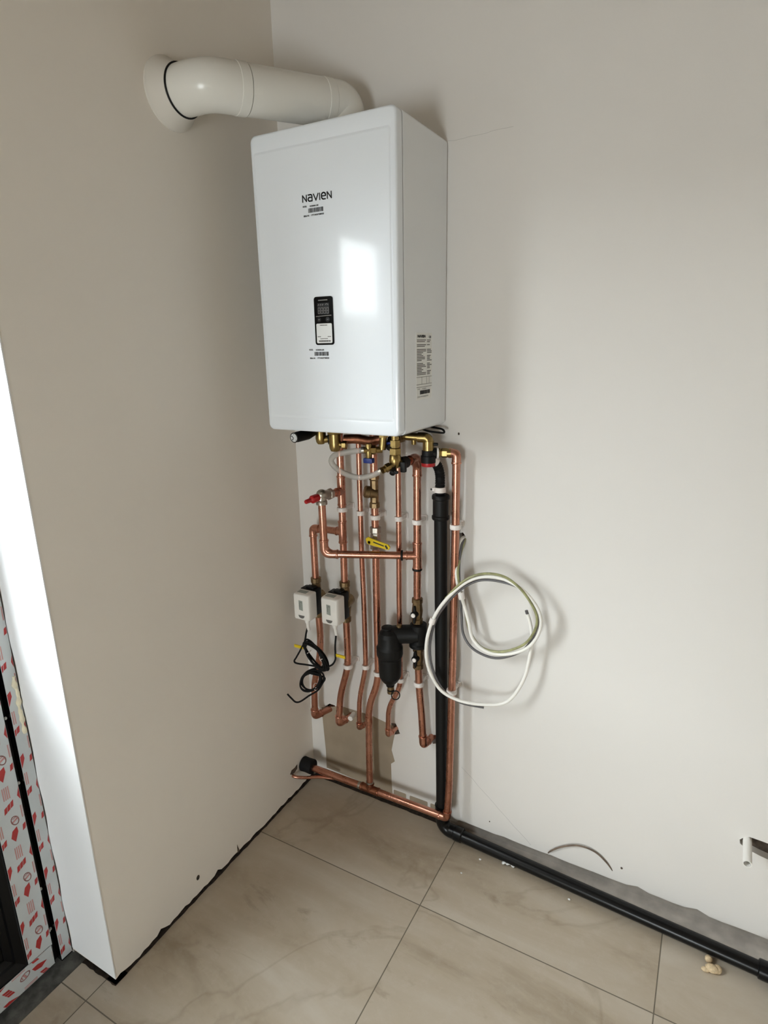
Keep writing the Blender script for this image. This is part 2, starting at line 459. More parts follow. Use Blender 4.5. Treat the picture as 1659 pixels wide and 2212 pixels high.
for i, (u, v) in enumerate(low):
    if u > 0.56: low[i] = (u, v - 0.008 * min(1, (u - 0.56) / 0.8))
    for c, h in ((1.085, 0.009), (1.235, 0.011), (0.70, 0.004)):
        if abs(u - c) < 0.016: low[i] = (low[i][0], low[i][1] + h)
mb.prism(low + [(3.2, WT), (0.0, WT)], FRONT(0.0), -0.022, 0.0)
wb = struct(mb.build('wall_back', 'wall_back', smooth=False))
ct = MB()
for h in HOLES: ct.prism(h, FRONT(0.0), -0.05, 0.02)
co = ct.build('cutter', 'cavity', smooth=False)
bo = wb.modifiers.new('b', 'BOOLEAN'); bo.operation = 'DIFFERENCE'; bo.object = co; bo.solver = 'EXACT'
bpy.context.view_layer.update()
nm = bpy.data.meshes.new_from_object(wb.evaluated_get(bpy.context.evaluated_depsgraph_get()))
wb.modifiers.clear(); wb.data = nm; nm.materials.clear(); nm.materials.append(M['wall_back'])
for p in nm.polygons: p.material_index = 0
bpy.data.objects.remove(co)
MB().box(-0.165, 3.2, 0.0225, 0.06, 0.10, WT).build('wall_core', 'cavity', wb, smooth=False)
MB().box(-0.165, 3.2, 0.012, 0.06, 0.0, 0.10).build('wall_base', 'concrete', wb, smooth=False)
mb = MB(); mb.prism(PATCH, FRONT(0.0), -0.0002, 0.0006)
plabel(mb.build('bare_plaster_patch', 'bare', wb, smooth=False), 'unpainted brown plaster patch')
mb = MB()
for x0, x1 in ((0.325, 0.372), (0.385, 0.450), (0.460, 0.505)):
    mb.prism(rrect(x0, x1, 0.028, 0.062, 0.004, 3), FRONT(0.0), -0.0002, 0.0006)
plabel(mb.build('bare_plaster_strip', 'bare', wb, smooth=False), 'bare plaster blocks left along the foot of the wall')
# dark strips painting the shade in the gap between tiles and plaster, and the mortar strip behind the waste pipe
r = random.Random(21)
def gap_strip(pa, pb, nrm, w0, w1, mat, name, par, n=46, amp=0.003, zt=0.0012):
    pa, pb, nrm = V(pa), V(pb), V(nrm); mb = MB(); inner = []; outer = []
    for i in range(n + 1):
        p = pa.lerp(pb, i / n); w = w0 + (w1 - w0) * i / n
        outer.append(p + nrm * (w + amp * (r.random() - 0.5))); inner.append(p - nrm * 0.03)
    pts = [(q.x, q.y) for q in outer] + [(q.x, q.y) for q in reversed(inner)]
    mb.prism(pts, lambda u, v, w: V((u, v, w)), -0.002, zt)
    return mb.build(name, mat, par, smooth=False)
gap_strip((0, -0.845, 0), (0, 0, 0), (1, 0, 0), 0.003, 0.002, 'gapshade_mark', 'floor_gap', wl)
gap_strip((-0.122, -0.8406, 0), (0.004, -0.8406, 0), (0, -1, 0), 0.007, 0.006, 'gapshade_mark', 'floor_gap', wl, 12)
gap_strip((0, 0, 0), (0.56, 0, 0), (0, -1, 0), 0.004, 0.006, 'gapshade_mark', 'floor_gap', wb, 30)
struct(gap_strip((0.56, 0, 0), (3.2, 0, 0), (0, -1, 0), 0.020, 0.14, 'concrete', 'trim_2', None, 80, 0.004, 0.0025))
mb = MB(); mb.sphere((0.0, -0.563, 0.062), 0.0006, 0.006, 0.008, 10); mb.build('wall_mark', 'gapshade_mark', wl)
for q in ((0.5394, 1.2667, 0.0028), (1.043, 0.082, 0.003), (0.66, 0.075, 0.002)):
    mb = MB(); mb.sphere((q[0], 0.0, q[1]), q[2], 0.0006, q[2] * 1.3, 8); mb.build('wall_mark', 'cavity', wb)
mb = MB(); mb.prism([(-0.4075, 0.010), (-0.398, 0.010), (-0.4065, 0.040)], SIDE(0.0), -0.001, 0.0007); mb.build('wall_mark', 'cavity', wl, smooth=False)
# rest of the room
mb = MB(); mb.box(3.2, 3.35, -4.15, 0.06, 0.0, WT); struct(mb.build('wall_right', 'wall', smooth=False))
WX0, WX1, WZ0, WZ1 = 0.55, 1.25, 0.03, 1.05
mb = MB()
mb.box(-0.3, WX0, -4.15, -4.0, 0, WT); mb.box(WX1, 3.2, -4.15, -4.0, 0, WT); mb.box(WX0, WX1, -4.15, -4.0, 0, WZ0); mb.box(WX0, WX1, -4.15, -4.0, WZ1, WT)
struct(mb.build('wall_front', 'wall', smooth=False))
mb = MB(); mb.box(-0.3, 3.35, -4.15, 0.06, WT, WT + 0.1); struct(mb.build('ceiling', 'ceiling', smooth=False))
mb = MB(); mb.box(-0.122, 3.35, -4.15, 0.06, -0.04, 0.0)
fl = struct(mb.build('floor', 'tile', smooth=False))
mb = MB(); mb.box(-0.32, -0.122, -4.0, -0.80, -0.05, -0.006)
struct(mb.build('trim_1', 'threshold', smooth=False))
mb = MB(); mb.box(-30, -0.5, -25, 20, -0.25, -0.1); struct(mb.build('ground_outside', 'outside', smooth=False))
mb = MB(); mb.box(-5.7, -5.5, -25, 20, -0.1, 2.15); struct(mb.build('garden_wall_outside', 'outside', smooth=False))

# window added out of view behind the camera, for fill light
mb = MB()
frame_at = ((WX0, WX0 + 0.05, WZ0, WZ1), (WX1 - 0.05, WX1, WZ0, WZ1), (WX0 + 0.05, WX1 - 0.05, WZ0, WZ0 + 0.05), (WX0 + 0.05, WX1 - 0.05, WZ1 - 0.05, WZ1))
for a in frame_at: mb.box(a[0], a[1], -4.11, -4.04, a[2], a[3])
w2 = struct(mb.build('fill_window', 'white', smooth=False))
mb = MB(); mb.box(WX0 + 0.05, WX1 - 0.05, -4.08, -4.074, WZ0 + 0.05, WZ1 - 0.05); mb.build('fill_window_pane', 'glass', w2, smooth=False)

# glazed door in the left wall: fixed frame, gasket gap, sash, bead, glass
door = struct(bpy.data.objects.new('door_1', None)); COL.objects.link(door); door.location = (-0.2, (DOOR_Y0 + DOOR_Y1) / 2, 0)
mb = MB()
def frame_ring(mb, y0, y1, z0, z1, w, xa, xb, bev=0.0015):
    mb.box(xa, xb, y1 - w, y1, z0, z1, bev); mb.box(xa, xb, y0, y0 + w, z0, z1, bev)
    mb.box(xa, xb, y0 + w, y1 - w, z1 - w, z1, bev); mb.box(xa, xb, y0 + w, y1 - w, z0, z0 + w, bev)
YA, YB = DOOR_Y1 + 0.001, DOOR_Y0 - 0.002
mb.box(-0.235, -0.168, YB - 0.028, YB, 0.004, 2.038); mb.box(-0.235, -0.168, YA, YA + 0.028, 0.004, 2.038); mb.box(-0.235, -0.168, YA, YB, 2.01, 2.038)
mb.build('door_frame', 'frame', door, smooth=False)
mb = MB(); frame_ring(mb, YA + 0.0282, YB - 0.0282, 0.004, 2.009, 0.03, -0.228, -0.186)
mb.build('rebate', 'black', door, smooth=False)
SY0, SY1, SZ0, SZ1 = -1.560, -0.886, 0.020, 1.995
LEAVES = ((SY0, SY1),)
for y0, y1 in LEAVES:
    mb = MB(); frame_ring(mb, y0, y1, SZ0, SZ1, 0.060, -0.225, -0.1655)
    mb.box(-0.225, -0.1655, y0 + 0.06, y1 - 0.06, 0.80, 0.87, 0.0015)
    mb.build('sash', 'frame', door, smooth=False)
mb = MB()
# glazing bead with a stepped, rounded profile facing the glass
def bead(y0, y1, z0, z1, w, xa, xb):
    prof = [(0.0, xb), (0.10, xb + 0.001), (0.32, xb - 0.004), (0.55, xb - 0.010), (0.62, xb - 0.016), (0.85, xb - 0.021), (1.0, xb - 0.026), (1.0, xa)]
    rg = []
    for t, x in prof:
        d = w * t; rg.append([V((x, y0 + d, z0 + d)), V((x, y1 - d, z0 + d)), V((x, y1 - d, z1 - d)), V((x, y0 + d, z1 - d))])
    mb.rings(rg, False, False)
for y0, y1 in LEAVES:
    mb = MB()
    bead(y0 + 0.060, y1 - 0.060, SZ0 + 0.060, 0.80, 0.035, -0.215, -0.167)
    bead(y0 + 0.060, y1 - 0.060, 0.87, SZ1 - 0.060, 0.035, -0.215, -0.167)
    mb.build('glazing_bead', 'black_gloss', door, ang=20)
    mb = MB(); mb.box(-0.204, -0.197, y0 + 0.09, y1 - 0.09, 0.90, SZ1 - 0.09); mb.build('door_pane', 'glass', door, smooth=False)
    mb = MB(); mb.box(-0.206, -0.195, y0 + 0.09, y1 - 0.09, SZ0 + 0.09, 0.775); mb.build('lower_panel', 'black_gloss', door, smooth=False)

def film_strip(mb, fn, length, width, seed, period=0.160, edge=0.0):
    """protective film, printed with red striped lozenges, round stamps and pale text blocks"""
    r = random.Random(seed)
    mb.mi = 0
    k = 40
    pts = [(0.0004, 0.0)] + [(edge * math.sin(i * 0.9) * r.random() * 0.0 + 0.0004, length * i / k) for i in range(1, k)] + [(0.0004, length), (width - 0.0004, length), (width - 0.0004, 0.0)]
    mb.prism(pts, fn, 0.0, 0.0006)
    n = int(length / period) + 2
    def put(q, z0_=0.0006):
        q = [(min(max(u, 0.0012), width - 0.0012), min(max(v, 0.0012), length - 0.0012)) for u, v in q]
        A = sum(q[k][0] * q[(k + 1) % len(q)][1] - q[(k + 1) % len(q)][0] * q[k][1] for k in range(len(q)))
        if abs(A) > 4e-6: mb.prism(q, fn, z0_, z0_ + 0.0003)
    for c in range(3):
        for i in range(-1, n):
            v0 = i * period + (c % 2) * period * 0.47 + c * 0.011 + 0.01; u0 = c * 0.030 + 0.002
            mb.mi = 1
            for b in range(3):                                   # striped lozenge
                o = b * 0.0075
                put([(u0 - 0.012 + o, v0 + o * 0.55), (u0 - 0.012 + o + 0.0064, v0 + o * 0.55 + 0.0032), (u0 - 0.012 + o + 0.0080, v0 + o * 0.55 + 0.0185), (u0 - 0.012 + o + 0.0018, v0 + o * 0.55 + 0.0150)])
            put([(u0 - 0.009, v0 + 0.094), (u0 - 0.001, v0 + 0.080), (u0 + 0.008, v0 + 0.102), (u0 + 0.007, v0 + 0.116), (u0 - 0.004, v0 + 0.110)])   # flag
            mb.mi = 2
            for b in range(4): put([(u0 - 0.008 + b * 0.0042, v0 + 0.034), (u0 - 0.008 + b * 0.0042 + 0.0022, v0 + 0.034), (u0 - 0.008 + b * 0.0042 + 0.0022, v0 + 0.066), (u0 - 0.008 + b * 0.0042, v0 + 0.066)])
            ov = [(u0 + 0.006 + 0.0078 * math.cos(a) - 0.002 * math.sin(a), v0 + 0.133 + 0.0115 * math.sin(a)) for a in [2 * PI * k_ / 16 for k_ in range(16)]]
            if all(0.002 < u < width - 0.002 and 0.002 < v < length - 0.002 for u, v in ov):
                stroke(mb, ov + [ov[0]], 0.0024, fn, 0.0006, 0.0009)
                stroke(mb, [(u0 + 0.001, v0 + 0.131), (u0 + 0.010, v0 + 0.135)], 0.0045, fn, 0.0006, 0.0009)
                stroke(mb, [(u0 + 0.002, v0 + 0.139), (u0 + 0.009, v0 + 0.141)], 0.0022, fn, 0.0006, 0.0009)
FM = ['film', 'filmred', 'filmpale']
mb = MB(); film_strip(mb, lambda u, v, w: V((-0.168 + w, YB - 0.028 + u, 0.008 + v)), 2.00, 0.028, 3)
mb.build('frame_film', FM, door, smooth=False)
mb = MB(); film_strip(mb, lambda u, v, w: V((-0.1655 + w, SY1 - 0.060 + u, SZ0 + 0.058 + v)), 1.85, 0.060, 5)
film_strip(mb, lambda u, v, w: V((-0.1655 + w, SY1 - 0.003 - v, SZ0 + u)), 0.66, 0.060, 9)
mb.build('sash_film', FM, door, smooth=False)
mb = MB()
for z, y in ((0.105, -0.8795), (0.108, -0.8755), (0.235, -0.878), (0.54, -0.877), (0.71, -0.876)):
    mb.sphere((-0.180, y, z), 0.0035, 0.003, 0.004, 8)
mb.build('plaster_speck', 'white', door)
# foam squeezed out between frame and reveal
mb = MB(); r = random.Random(3)
fp = [(-0.1665, -0.8475 - 0.004 * r.random(), 0.66 + 0.018 * i) for i in range(9)]
mb.tube(smooth_path(fp, 4), lambda t: 0.0042 + 0.0022 * math.sin(t * 31) * math.sin(t * 9), 10)
tag(mb.build('foam_bead', 'foam'), 'cream expanding foam squeezed out between the door frame and white reveal', 'foam')

# ------------------------------------------------------------------ boiler
BX0, BX1, BZ0, BZ1, BD, BS = 0.1218, 0.5018, 1.2923, 1.9630, 0.2731, 0.2385
boiler = thing('boiler', 'white wall-hung combi boiler high in the corner, control panel on its front', 'boiler', ((BX0 + BX1) / 2, -0.12, BZ0))
def rr3(i, r, y): return [V((x, y, z)) for x, z in rrect(BX0 + i, BX1 - i, BZ0 + i, BZ1 - i, max(r, 0.002), 6)]
mb = MB(); R = 0.010
mb.rings([rr3(0.004, R, -0.0015), rr3(0, R, -0.006), rr3(0, R, -BS + 0.0008), rr3(0.0015, R, -BS)], True, True)
mb.build('casing', 'enamel', boiler, ang=40)
mb = MB(); mb.rings([rr3(0.004, R, -BS + 0.001), rr3(0.004, R, -BS - 0.005)], True, True); mb.build('seam', 'seam', boiler)
def inset(ix, izb, izt, r, y): return [V((x, y, z)) for x, z in rrect(BX0 + ix, BX1 - ix, BZ0 + izb, BZ1 - izt, max(r, 0.002), 6)]
mb = MB(); rg = [rr3(0.0015, 0.014, -BS - 0.0032), rr3(0, 0.014, -BS - 0.004), rr3(0, 0.014, -BD + 0.0115)]
for k in range(1, 7):
    a = PI / 2 * k / 6; rg.append(rr3(0.0065 * (1 - math.cos(a)), 0.014, -BD + 0.0115 - 0.007 * math.sin(a)))
rg.append(inset(0.0105, 0.0320, 0.0360, 0.006, -BD + 0.0014))
rg.append(inset(0.0112, 0.0330, 0.0370, 0.006, -BD + 0.0018))
rg.append(inset(0.0122, 0.0345, 0.0385, 0.006, -BD + 0.0016))
rg.append(inset(0.0140, 0.0375, 0.0415, 0.006, -BD + 0.0004))
rg.append(inset(0.0152, 0.0392, 0.0432, 0.006, -BD))
rg.append(inset(0.0167, 0.0408, 0.0448, 0.006, -BD))
mb.rings(rg, False, True)
front = mb.build('front_cover', 'enamel_front', boiler, ang=55)
FF = FRONT(BD)
# maker's lettering, drawn stroke by stroke
mb = MB()
h = 0.0128; w = 0.0027; x = 0.2670; z0 = 1.8082
def L(pts, cw): 
    global x
    stroke(mb, [(x + u * cw, z0 + v * h) for u, v in pts], w, FF, 0.0001, 0.0005)
cw = 0.0105
L([(0, 0), (0, 1), (1, 0.02), (1, 1)], cw); x += cw + 0.0046
arc = lambda cx, cy, rx, ry, a0, a1, n=10: [(cx + rx * math.cos(a0 + (a1 - a0) * k / n), cy + ry * math.sin(a0 + (a1 - a0) * k / n)) for k in range(n + 1)]
L([(0.02, 0.98), (0.6, 1.0)] + arc(0.6, 0.68, 0.4, 0.32, PI / 2, 0) + [(1, 0), (0.45, 0)] + arc(0.38, 0.29, 0.38, 0.29, 1.5 * PI, 0.5 * PI) + [(1, 0.56)], cw); x += cw + 0.0040
L([(0, 1), (0.5, 0.02), (1, 1)], 0.0125); x += 0.0125 + 0.0040
L([(0, 0), (0, 1)], cw); x += 0.0050
L([(0.0, 0.5), (1, 0.5), (1, 0.62)] + arc(0.5, 0.62, 0.5, 0.38, 0, PI) + [(0, 0.38)] + arc(0.5, 0.38, 0.5, 0.38, PI, 1.5 * PI) + [(0.95, 0)], cw); x += cw + 0.0046
L([(0, 0), (0, 1), (1, 0.02), (1, 1)], cw)
plabel(mb.build('maker_lettering', 'ink', boiler, smooth=False), 'black maker lettering across the front')
def barcode_label(x0, z1, seed, name):
    mb = MB()
    text_into(mb, 'MODEL', 0.0042, FF, x0, z1 - 0.0040, width=0.011, bold=0.0002)
    text_into(mb, 'NCB500H-24K', 0.0042, FF, x0 + 0.019, z1 - 0.0046, width=0.024, bold=0.0002)
    barcode(mb, x0 + 0.0145, x0 + 0.0545, z1 - 0.0165, z1 - 0.0075, FF, seed)
    text_into(mb, 'SERIAL NO.', 0.0044, FF, x0 + 0.001, z1 - 0.0235, width=0.016, bold=0.0002)
    text_into(mb, '1777184247Y880225', 0.0042, FF, x0 + 0.0215, z1 - 0.0232, width=0.034, bold=0.0002)
    mb.build(name, 'ink', boiler, smooth=False)
barcode_label(0.2665, 1.8010, 4, 'barcode_label')
barcode_label(0.2650, 1.4915, 4, 'barcode_label')
# control panel
mb = MB(); mb.prism(rrect(0.2855, 0.3372, 1.4995, 1.6065, 0.006, 5), FF, -0.001, 0.002)
cp = mb.build('control_panel', 'panel', boiler, ang=30)
mb = MB(); mb.prism(rrect(0.2950, 0.3275, 1.5675, 1.5925, 0.001, 2), FF, 0.002, 0.0023); mb.build('display', 'lcd', cp, smooth=False)
mb = MB()
SEG = {'a': ((0, 2), (1, 2)), 'b': ((1, 2), (1, 1)), 'c': ((1, 1), (1, 0)), 'd': ((0, 0), (1, 0)), 'e': ((0, 1), (0, 0)), 'f': ((0, 2), (0, 1)), 'g': ((0, 1), (1, 1))}
for k in range(4):
    for a, b in SEG.values():
        fx = lambda p: (0.2968 + k * 0.0078 + p[0] * 0.0050 + p[1] * 0.0002, 1.5695 + p[1] * 0.0062)
        stroke(mb, [fx(a), fx(b)], 0.0011, FF, 0.0023, 0.0026)
for k, c in enumerate((0.2972, 0.3030, 0.3088)): stroke(mb, [(c, 1.5875), (c + 0.0022, 1.5895)], 0.0018, FF, 0.0023, 0.0026)
stroke(mb, [(c_ + 0.0, 1.5885 + 0.002 * math.sin(i)) for i, c_ in enumerate((0.3175, 0.3195, 0.3220, 0.3245))], 0.0018, FF, 0.0023, 0.0026)
stroke(mb, [(0.2985, 1.5985), (0.3225, 1.5988)], 0.0022, FF, 0.002, 0.0023)
stroke(mb, [(0.2905, 1.5635), (0.3320, 1.5650)], 0.0018, FF, 0.002, 0.0023)
mb.build('display_digits', 'seg', cp, smooth=False)
for cx in (0.2985, 0.3225):
    mb = MB(); mb.lathe([(0.002, 0.0056), (0.0028, 0.0056), (0.0028, 0.0047), (0.0024, 0.0044)], (cx, -BD, 1.5560), (0, -1, 0), 20)
    bt = mb.build('round_button', 'lcd', cp)
    mb = MB(); stroke(mb, [(cx - 0.0015, 1.5560), (cx + 0.0015, 1.5560)], 0.001, FF, 0.0024, 0.003); mb.build('button_mark', 'seg', bt, smooth=False)
mb = MB(); mb.mi = 0; mb.prism(rrect(0.2898, 0.3330, 1.5035, 1.5475, 0.003, 4), FF, 0.002, 0.0023)
mb.mi = 1
small_print(mb, 0.3000, 1.5425, 0.021, 0.0020, FF, 0.0023, 1)
small_print(mb, 0.2925, 1.5172, 0.010, 0.0017, FF, 0.0023, 2); small_print(mb, 0.3205, 1.5172, 0.010, 0.0017, FF, 0.0023, 3)
small_print(mb, 0.3000, 1.5128, 0.021, 0.0015, FF, 0.0023, 4); small_print(mb, 0.2955, 1.5065, 0.033, 0.0034, FF, 0.0023, 5)
mb.build('sticker', ['sticker', 'ink_soft'], cp, smooth=False)
# rating label on the right-hand side of the casing
mb = MB(); SF = SIDE(BX1)
mb.mi = 0; mb.prism([(-0.180, 1.368), (-0.092, 1.368), (-0.092, 1.523), (-0.180, 1.523)], SF, 0.0, 0.0004)
mb.mi = 1
text_into(mb, 'NAVIEN', 0.0075, SF, -0.173, 1.5125, 0, 0.0008, bold=0.0006, width=0.044)
text_into(mb, 'CE', 0.0065, SF, -0.110, 1.5115, 0, 0.0008, width=0.013, bold=0.0003)
mb.mi = 2
r = random.Random(12)
for i in range(23):
    z = 1.5055 - i * 0.0036
    if i in (2, 5, 14): continue
    wl_ = r.choice((0.026, 0.034, 0.044, 0.050))
    small_print(mb, -0.176, z, wl_, 0.0019, SF, 0.0004, i)
    if i % 5 != 4: small_print(mb, -0.120, z, r.choice((0.016, 0.022, 0.026)), 0.0019, SF, 0.0004, i + 40)
for z in (1.4210, 1.4040, 1.3975): stroke(mb, [(-0.179, z), (-0.093, z)], 0.0009, SF, 0.0004, 0.0008)
for u in (-0.150, -0.122, -0.108): stroke(mb, [(u, 1.4210), (u, 1.4040)], 0.0006, SF, 0.0004, 0.0008)
mb.mi = 1
text_into(mb, 'MODEL', 0.0040, SF, -0.174, 1.3920, 0, 0.0008, width=0.013)
text_into(mb, 'NCB500H', 0.0044, SF, -0.148, 1.3918, 0, 0.0008, width=0.022)
barcode(mb, -0.160, -0.103, 1.3805, 1.3895, lambda u, v, w_: SF(u, v, w_ + 0.0004), 8)
text_into(mb, 'S/N 1777184247Y8', 0.0044, SF, -0.174, 1.3735, 0, 0.0008, width=0.060)
plabel(mb.build('rating_label', ['sticker_side', 'ink', 'ink_soft'], boiler, smooth=False), 'printed rating label with barcode')
# underside tray
mb = MB(); mb.box(BX0 + 0.03, BX1 - 0.02, -0.225, -0.02, BZ0 - 0.006, BZ0 + 0.002, 0.002); mb.build('connection_tray', 'steelgrey', boiler)

# ------------------------------------------------------------------ flue
flue = thing('flue_pipe', 'white flue pipe running from the boiler top to the left wall', 'flue pipe', (0.16, -0.26, 2.04))
F0, F1, F2, F3 = V((0.0, -0.378, 2.036)), V((0.110, -0.376, 2.036)), V((0.265, -0.085, 2.052)), V((0.268, -0.082, 1.963))
mb = MB(); mb.lathe([(0.0, 0.072), (0.004, 0.072), (0.008, 0.068), (0.030, 0.056), (0.0385, 0.0525)], F0, (1, 0, 0), 40); wp = mb.build('wall_rosette', 'rosette', flue)
mb = MB(); mb.torus(F0 + V((0.0405, 0, 0)), (1, 0, 0), 0.0512, 0.0022, 48, 8); mb.build('rubber_gasket', 'black', flue)
dg = (F2 - F1).normalized()
J1 = F1 + dg * 0.082; J2 = F1 + dg * 0.272
mb = MB(); mb.tube([F0 + V((0.038, 0, 0)), F1, J1], 0.0500, 40, 0.060, 12); mb.build('wall_elbow', 'flue', flue)
mb = MB(); mb.lathe([(0, 0.0502), (0.001, 0.0512), (0.022, 0.0512), (0.023, 0.0502)], J1 - dg * 0.0232, dg, 40); mb.build('elbow_socket', 'flue', flue)
mb = MB(); mb.tube([J1 + dg * 0.0012, J2], 0.0500, 40); mb.build('straight_length', 'flue', flue)
mb = MB(); mb.lathe([(0, 0.0502), (0.001, 0.0512), (0.020, 0.0512), (0.021, 0.0502)], J2 - dg * 0.002, dg, 40); mb.tube([J2 + dg * 0.012, F2, F3 + V((0, 0, 0.012))], 0.0500, 40, 0.060, 14); mb.build('boiler_elbow', 'flue', flue)
mb = MB(); mb.lathe([(0, 0.066), (0.008, 0.066), (0.014, 0.054)], F3, (0, 0, 1), 40); mb.build('boiler_collar', 'black', flue)

# ------------------------------------------------------------------ copper pipes
R22, R15 = 0.0108, 0.0078
def pipe(name, label, pts, r, bend=0.02, group='copper pipes below the boiler', mat='copper', seg=16):
    """the run itself is the thing; its fittings are parented to it"""
    mb = MB(); mb.tube(pts, r, seg, bend, 8); return tag(mb.build(name, mat), label, 'pipe', group)
def sub(p, name, mb, mat='copper', lab=None):
    o = mb.build(name, mat, p)
    if lab: plabel(o, lab)
    return o
def elbow(p, a, c, b, r, mat='copper', name='elbow'):
    """elbow from a through corner c to b"""
    a, c, b = V(a), V(c), V(b)
    mb = MB(); mb.tube([a, c, b], r * 1.14, 16, 0.022, 8)
    mb.ring(a, c - a, r * 1.14, 0.0045, 0.0012, 16); mb.ring(b, b - c, r * 1.14, 0.0045, 0.0012, 16)
    return sub(p, name, mb, mat)
def tee(p, c, ax, br, r, L1=0.019, L2=0.018, mat='copper'):
    c, ax, br = V(c), V(ax).normalized(), V(br).normalized()
    mb = MB(); mb.tube([c - ax * L1, c + ax * L1], r * 1.14, 16); mb.tube([c, c + br * L2], r * 1.14, 16)
    for q, d in ((c - ax * L1, ax), (c + ax * L1, ax), (c + br * L2, br)): mb.ring(q, d, r * 1.14, 0.0045, 0.0012, 16)
    return sub(p, 'tee', mb, mat)
def collar(p, c, ax, r, mat='copper_dark', name='solder_ring', w=0.006, b=0.002):
    mb = MB(); mb.ring(c, ax, r, w, b, 18); return sub(p, name, mb, mat)

D = 0.055
# first pipe from the corner: bends down from the tee, through the left zone valve, into the wall
P1 = pipe('copper_pipe', 'copper pipe nearest the corner, bending over at the top into the left zone valve',
          [(0.176, -D, 0.964), (0.089, -D, 0.962), (0.0895, -D, 0.79), (0.0965, -D, 0.60), (0.091, -D, 0.53), (0.062, -D, 0.42), (0.056, -D, 0.292), (0.088, 0.02, 0.296)], R22, 0.03)
elbow(P1, (0.110, -D, 0.9625), (0.089, -D, 0.962), (0.089, -D, 0.938), R22)
elbow(P1, (0.0565, -D, 0.318), (0.056, -D, 0.292), (0.0655, -D + 0.024, 0.293), R22)
# second pipe
P2 = pipe('copper_pipe', 'copper pipe second from the corner, from boiler down through the right zone valve',
          [(0.198, -D, 1.287), (0.198, -D, 0.96), (0.1965, -D, 0.80), (0.1985, -D, 0.58), (0.197, -D, 0.515), (0.163, -D, 0.40), (0.156, -D - 0.004, 0.298), (0.176, 0.02, 0.299)], R22, 0.035)
tee(P2, (0.198, -D, 1.090), (0, 0, 1), (0, -1, 0), R22, 0.042, 0.024)
tee(P2, (0.1965, -D, 0.964), (0, 0, 1), (-1, 0, 0), R22, 0.032, 0.020)
elbow(P2, (0.1565, -D - 0.003, 0.325), (0.156, -D - 0.004, 0.298), (0.163, -D + 0.024, 0.2985), R22)
# third, 15 mm
P3 = pipe('copper_pipe', 'thin copper pipe third from the corner, with a dog-leg near its foot',
          [(0.255, -0.045, 1.287), (0.2545, -0.045, 0.90), (0.2575, -0.045, 0.74), (0.2575, -0.045, 0.525), (0.230, -0.045, 0.405), (0.225, -0.045, 0.295), (0.240, 0.02, 0.294)], R15, 0.035)
elbow(P3, (0.226, -0.045, 0.313), (0.225, -0.045, 0.295), (0.229, -0.028, 0.295), R15)
# fourth, 22 mm, through the strainer and the ball valve, down to the floor pipe
P4 = pipe('copper_pipe', 'copper pipe fourth from the corner, the only one reaching down to the floor pipe',
          [(0.306, -0.05, 1.287), (0.3065, -0.05, 0.93), (0.3052, -0.05, 0.76), (0.3048, -0.05, 0.49), (0.270, -0.055, 0.395), (0.2695, -0.060, 0.22), (0.272, -0.065, 0.108)], R22, 0.045)
collar(P4, (0.2715, -0.0645, 0.118), (0, 0, 1), R22 * 1.05, 'nickel', 'solder_ring', 0.007, 0.001)
collar(P4, (0.2697, -0.0565, 0.345), (0, 0, 1), R22, 'copper', 'coupling', 0.03, 0.0010)
# fifth, 15 mm, behind the filter
P5 = pipe('copper_pipe', 'thin copper pipe running behind the black filter, bent left at its foot',
          [(0.379, -0.042, 1.287), (0.3785, -0.042, 0.95), (0.377, -0.042, 0.80), (0.3775, -0.042, 0.49), (0.334, -0.042, 0.40), (0.331, -0.042, 0.302), (0.341, 0.02, 0.303)], R15, 0.03)
elbow(P5, (0.3315, -0.042, 0.322), (0.331, -0.042, 0.302), (0.335, -0.024, 0.3025), R15)
# sixth, 22 mm
P6 = pipe('copper_pipe', 'copper pipe beside the black waste pipe, through both filter valves',
          [(0.428, -0.125, 1.199), (0.440, -0.075, 1.204), (0.440, -0.048, 1.180), (0.4395, -0.048, 0.92), (0.4385, -0.048, 0.79), (0.4410, -0.048, 0.60), (0.4430, -0.048, 0.52), (0.4530, -0.048, 0.40), (0.4570, -0.048, 0.311), (0.468, 0.02, 0.312)], R22, 0.03)
elbow(P6, (0.4385, -0.088, 1.203), (0.440, -0.048, 1.206), (0.440, -0.048, 1.155), R22)
tee(P6, (0.4393, -0.048, 0.925), (0, 0, 1), (-0.86, -0.38, 0.0), R22, 0.036, 0.030)
collar(P6, (0.4390, -0.048, 0.884), (0, 0, 1), R22, 'black', 'rubber_ring', 0.007, 0.0035)
elbow(P6, (0.4560, -0.048, 0.342), (0.4570, -0.048, 0.311), (0.4615, -0.022, 0.3115), R22)
# bypass pipe from the red-capped valve across to the sixth pipe
PB = pipe('copper_pipe', 'copper bypass pipe from the red capped valve across the front of the others',
          [(0.193, -0.150, 1.078), (0.1945, -0.150, 0.9245), (0.4393, -0.050, 0.925)], R22, 0.035)
mb = MB(); mb.tube([(0.1942, -0.150, 0.965), (0.1945, -0.150, 0.9245), (0.229, -0.136, 0.9245)], R22 * 1.13, 16, 0.032, 8)
mb.ring((0.1942, -0.150, 0.965), (0, 0, 1), R22 * 1.13, 0.005, 0.0014); mb.ring((0.229, -0.136, 0.9245), (0.92, 0.376, 0), R22 * 1.13, 0.005, 0.0014); sub(PB, 'elbow', mb)
collar(PB, (0.400, -0.066, 0.925), (0.926, 0.378, 0), R22, 'black', 'rubber_ring', 0.006, 0.0045)
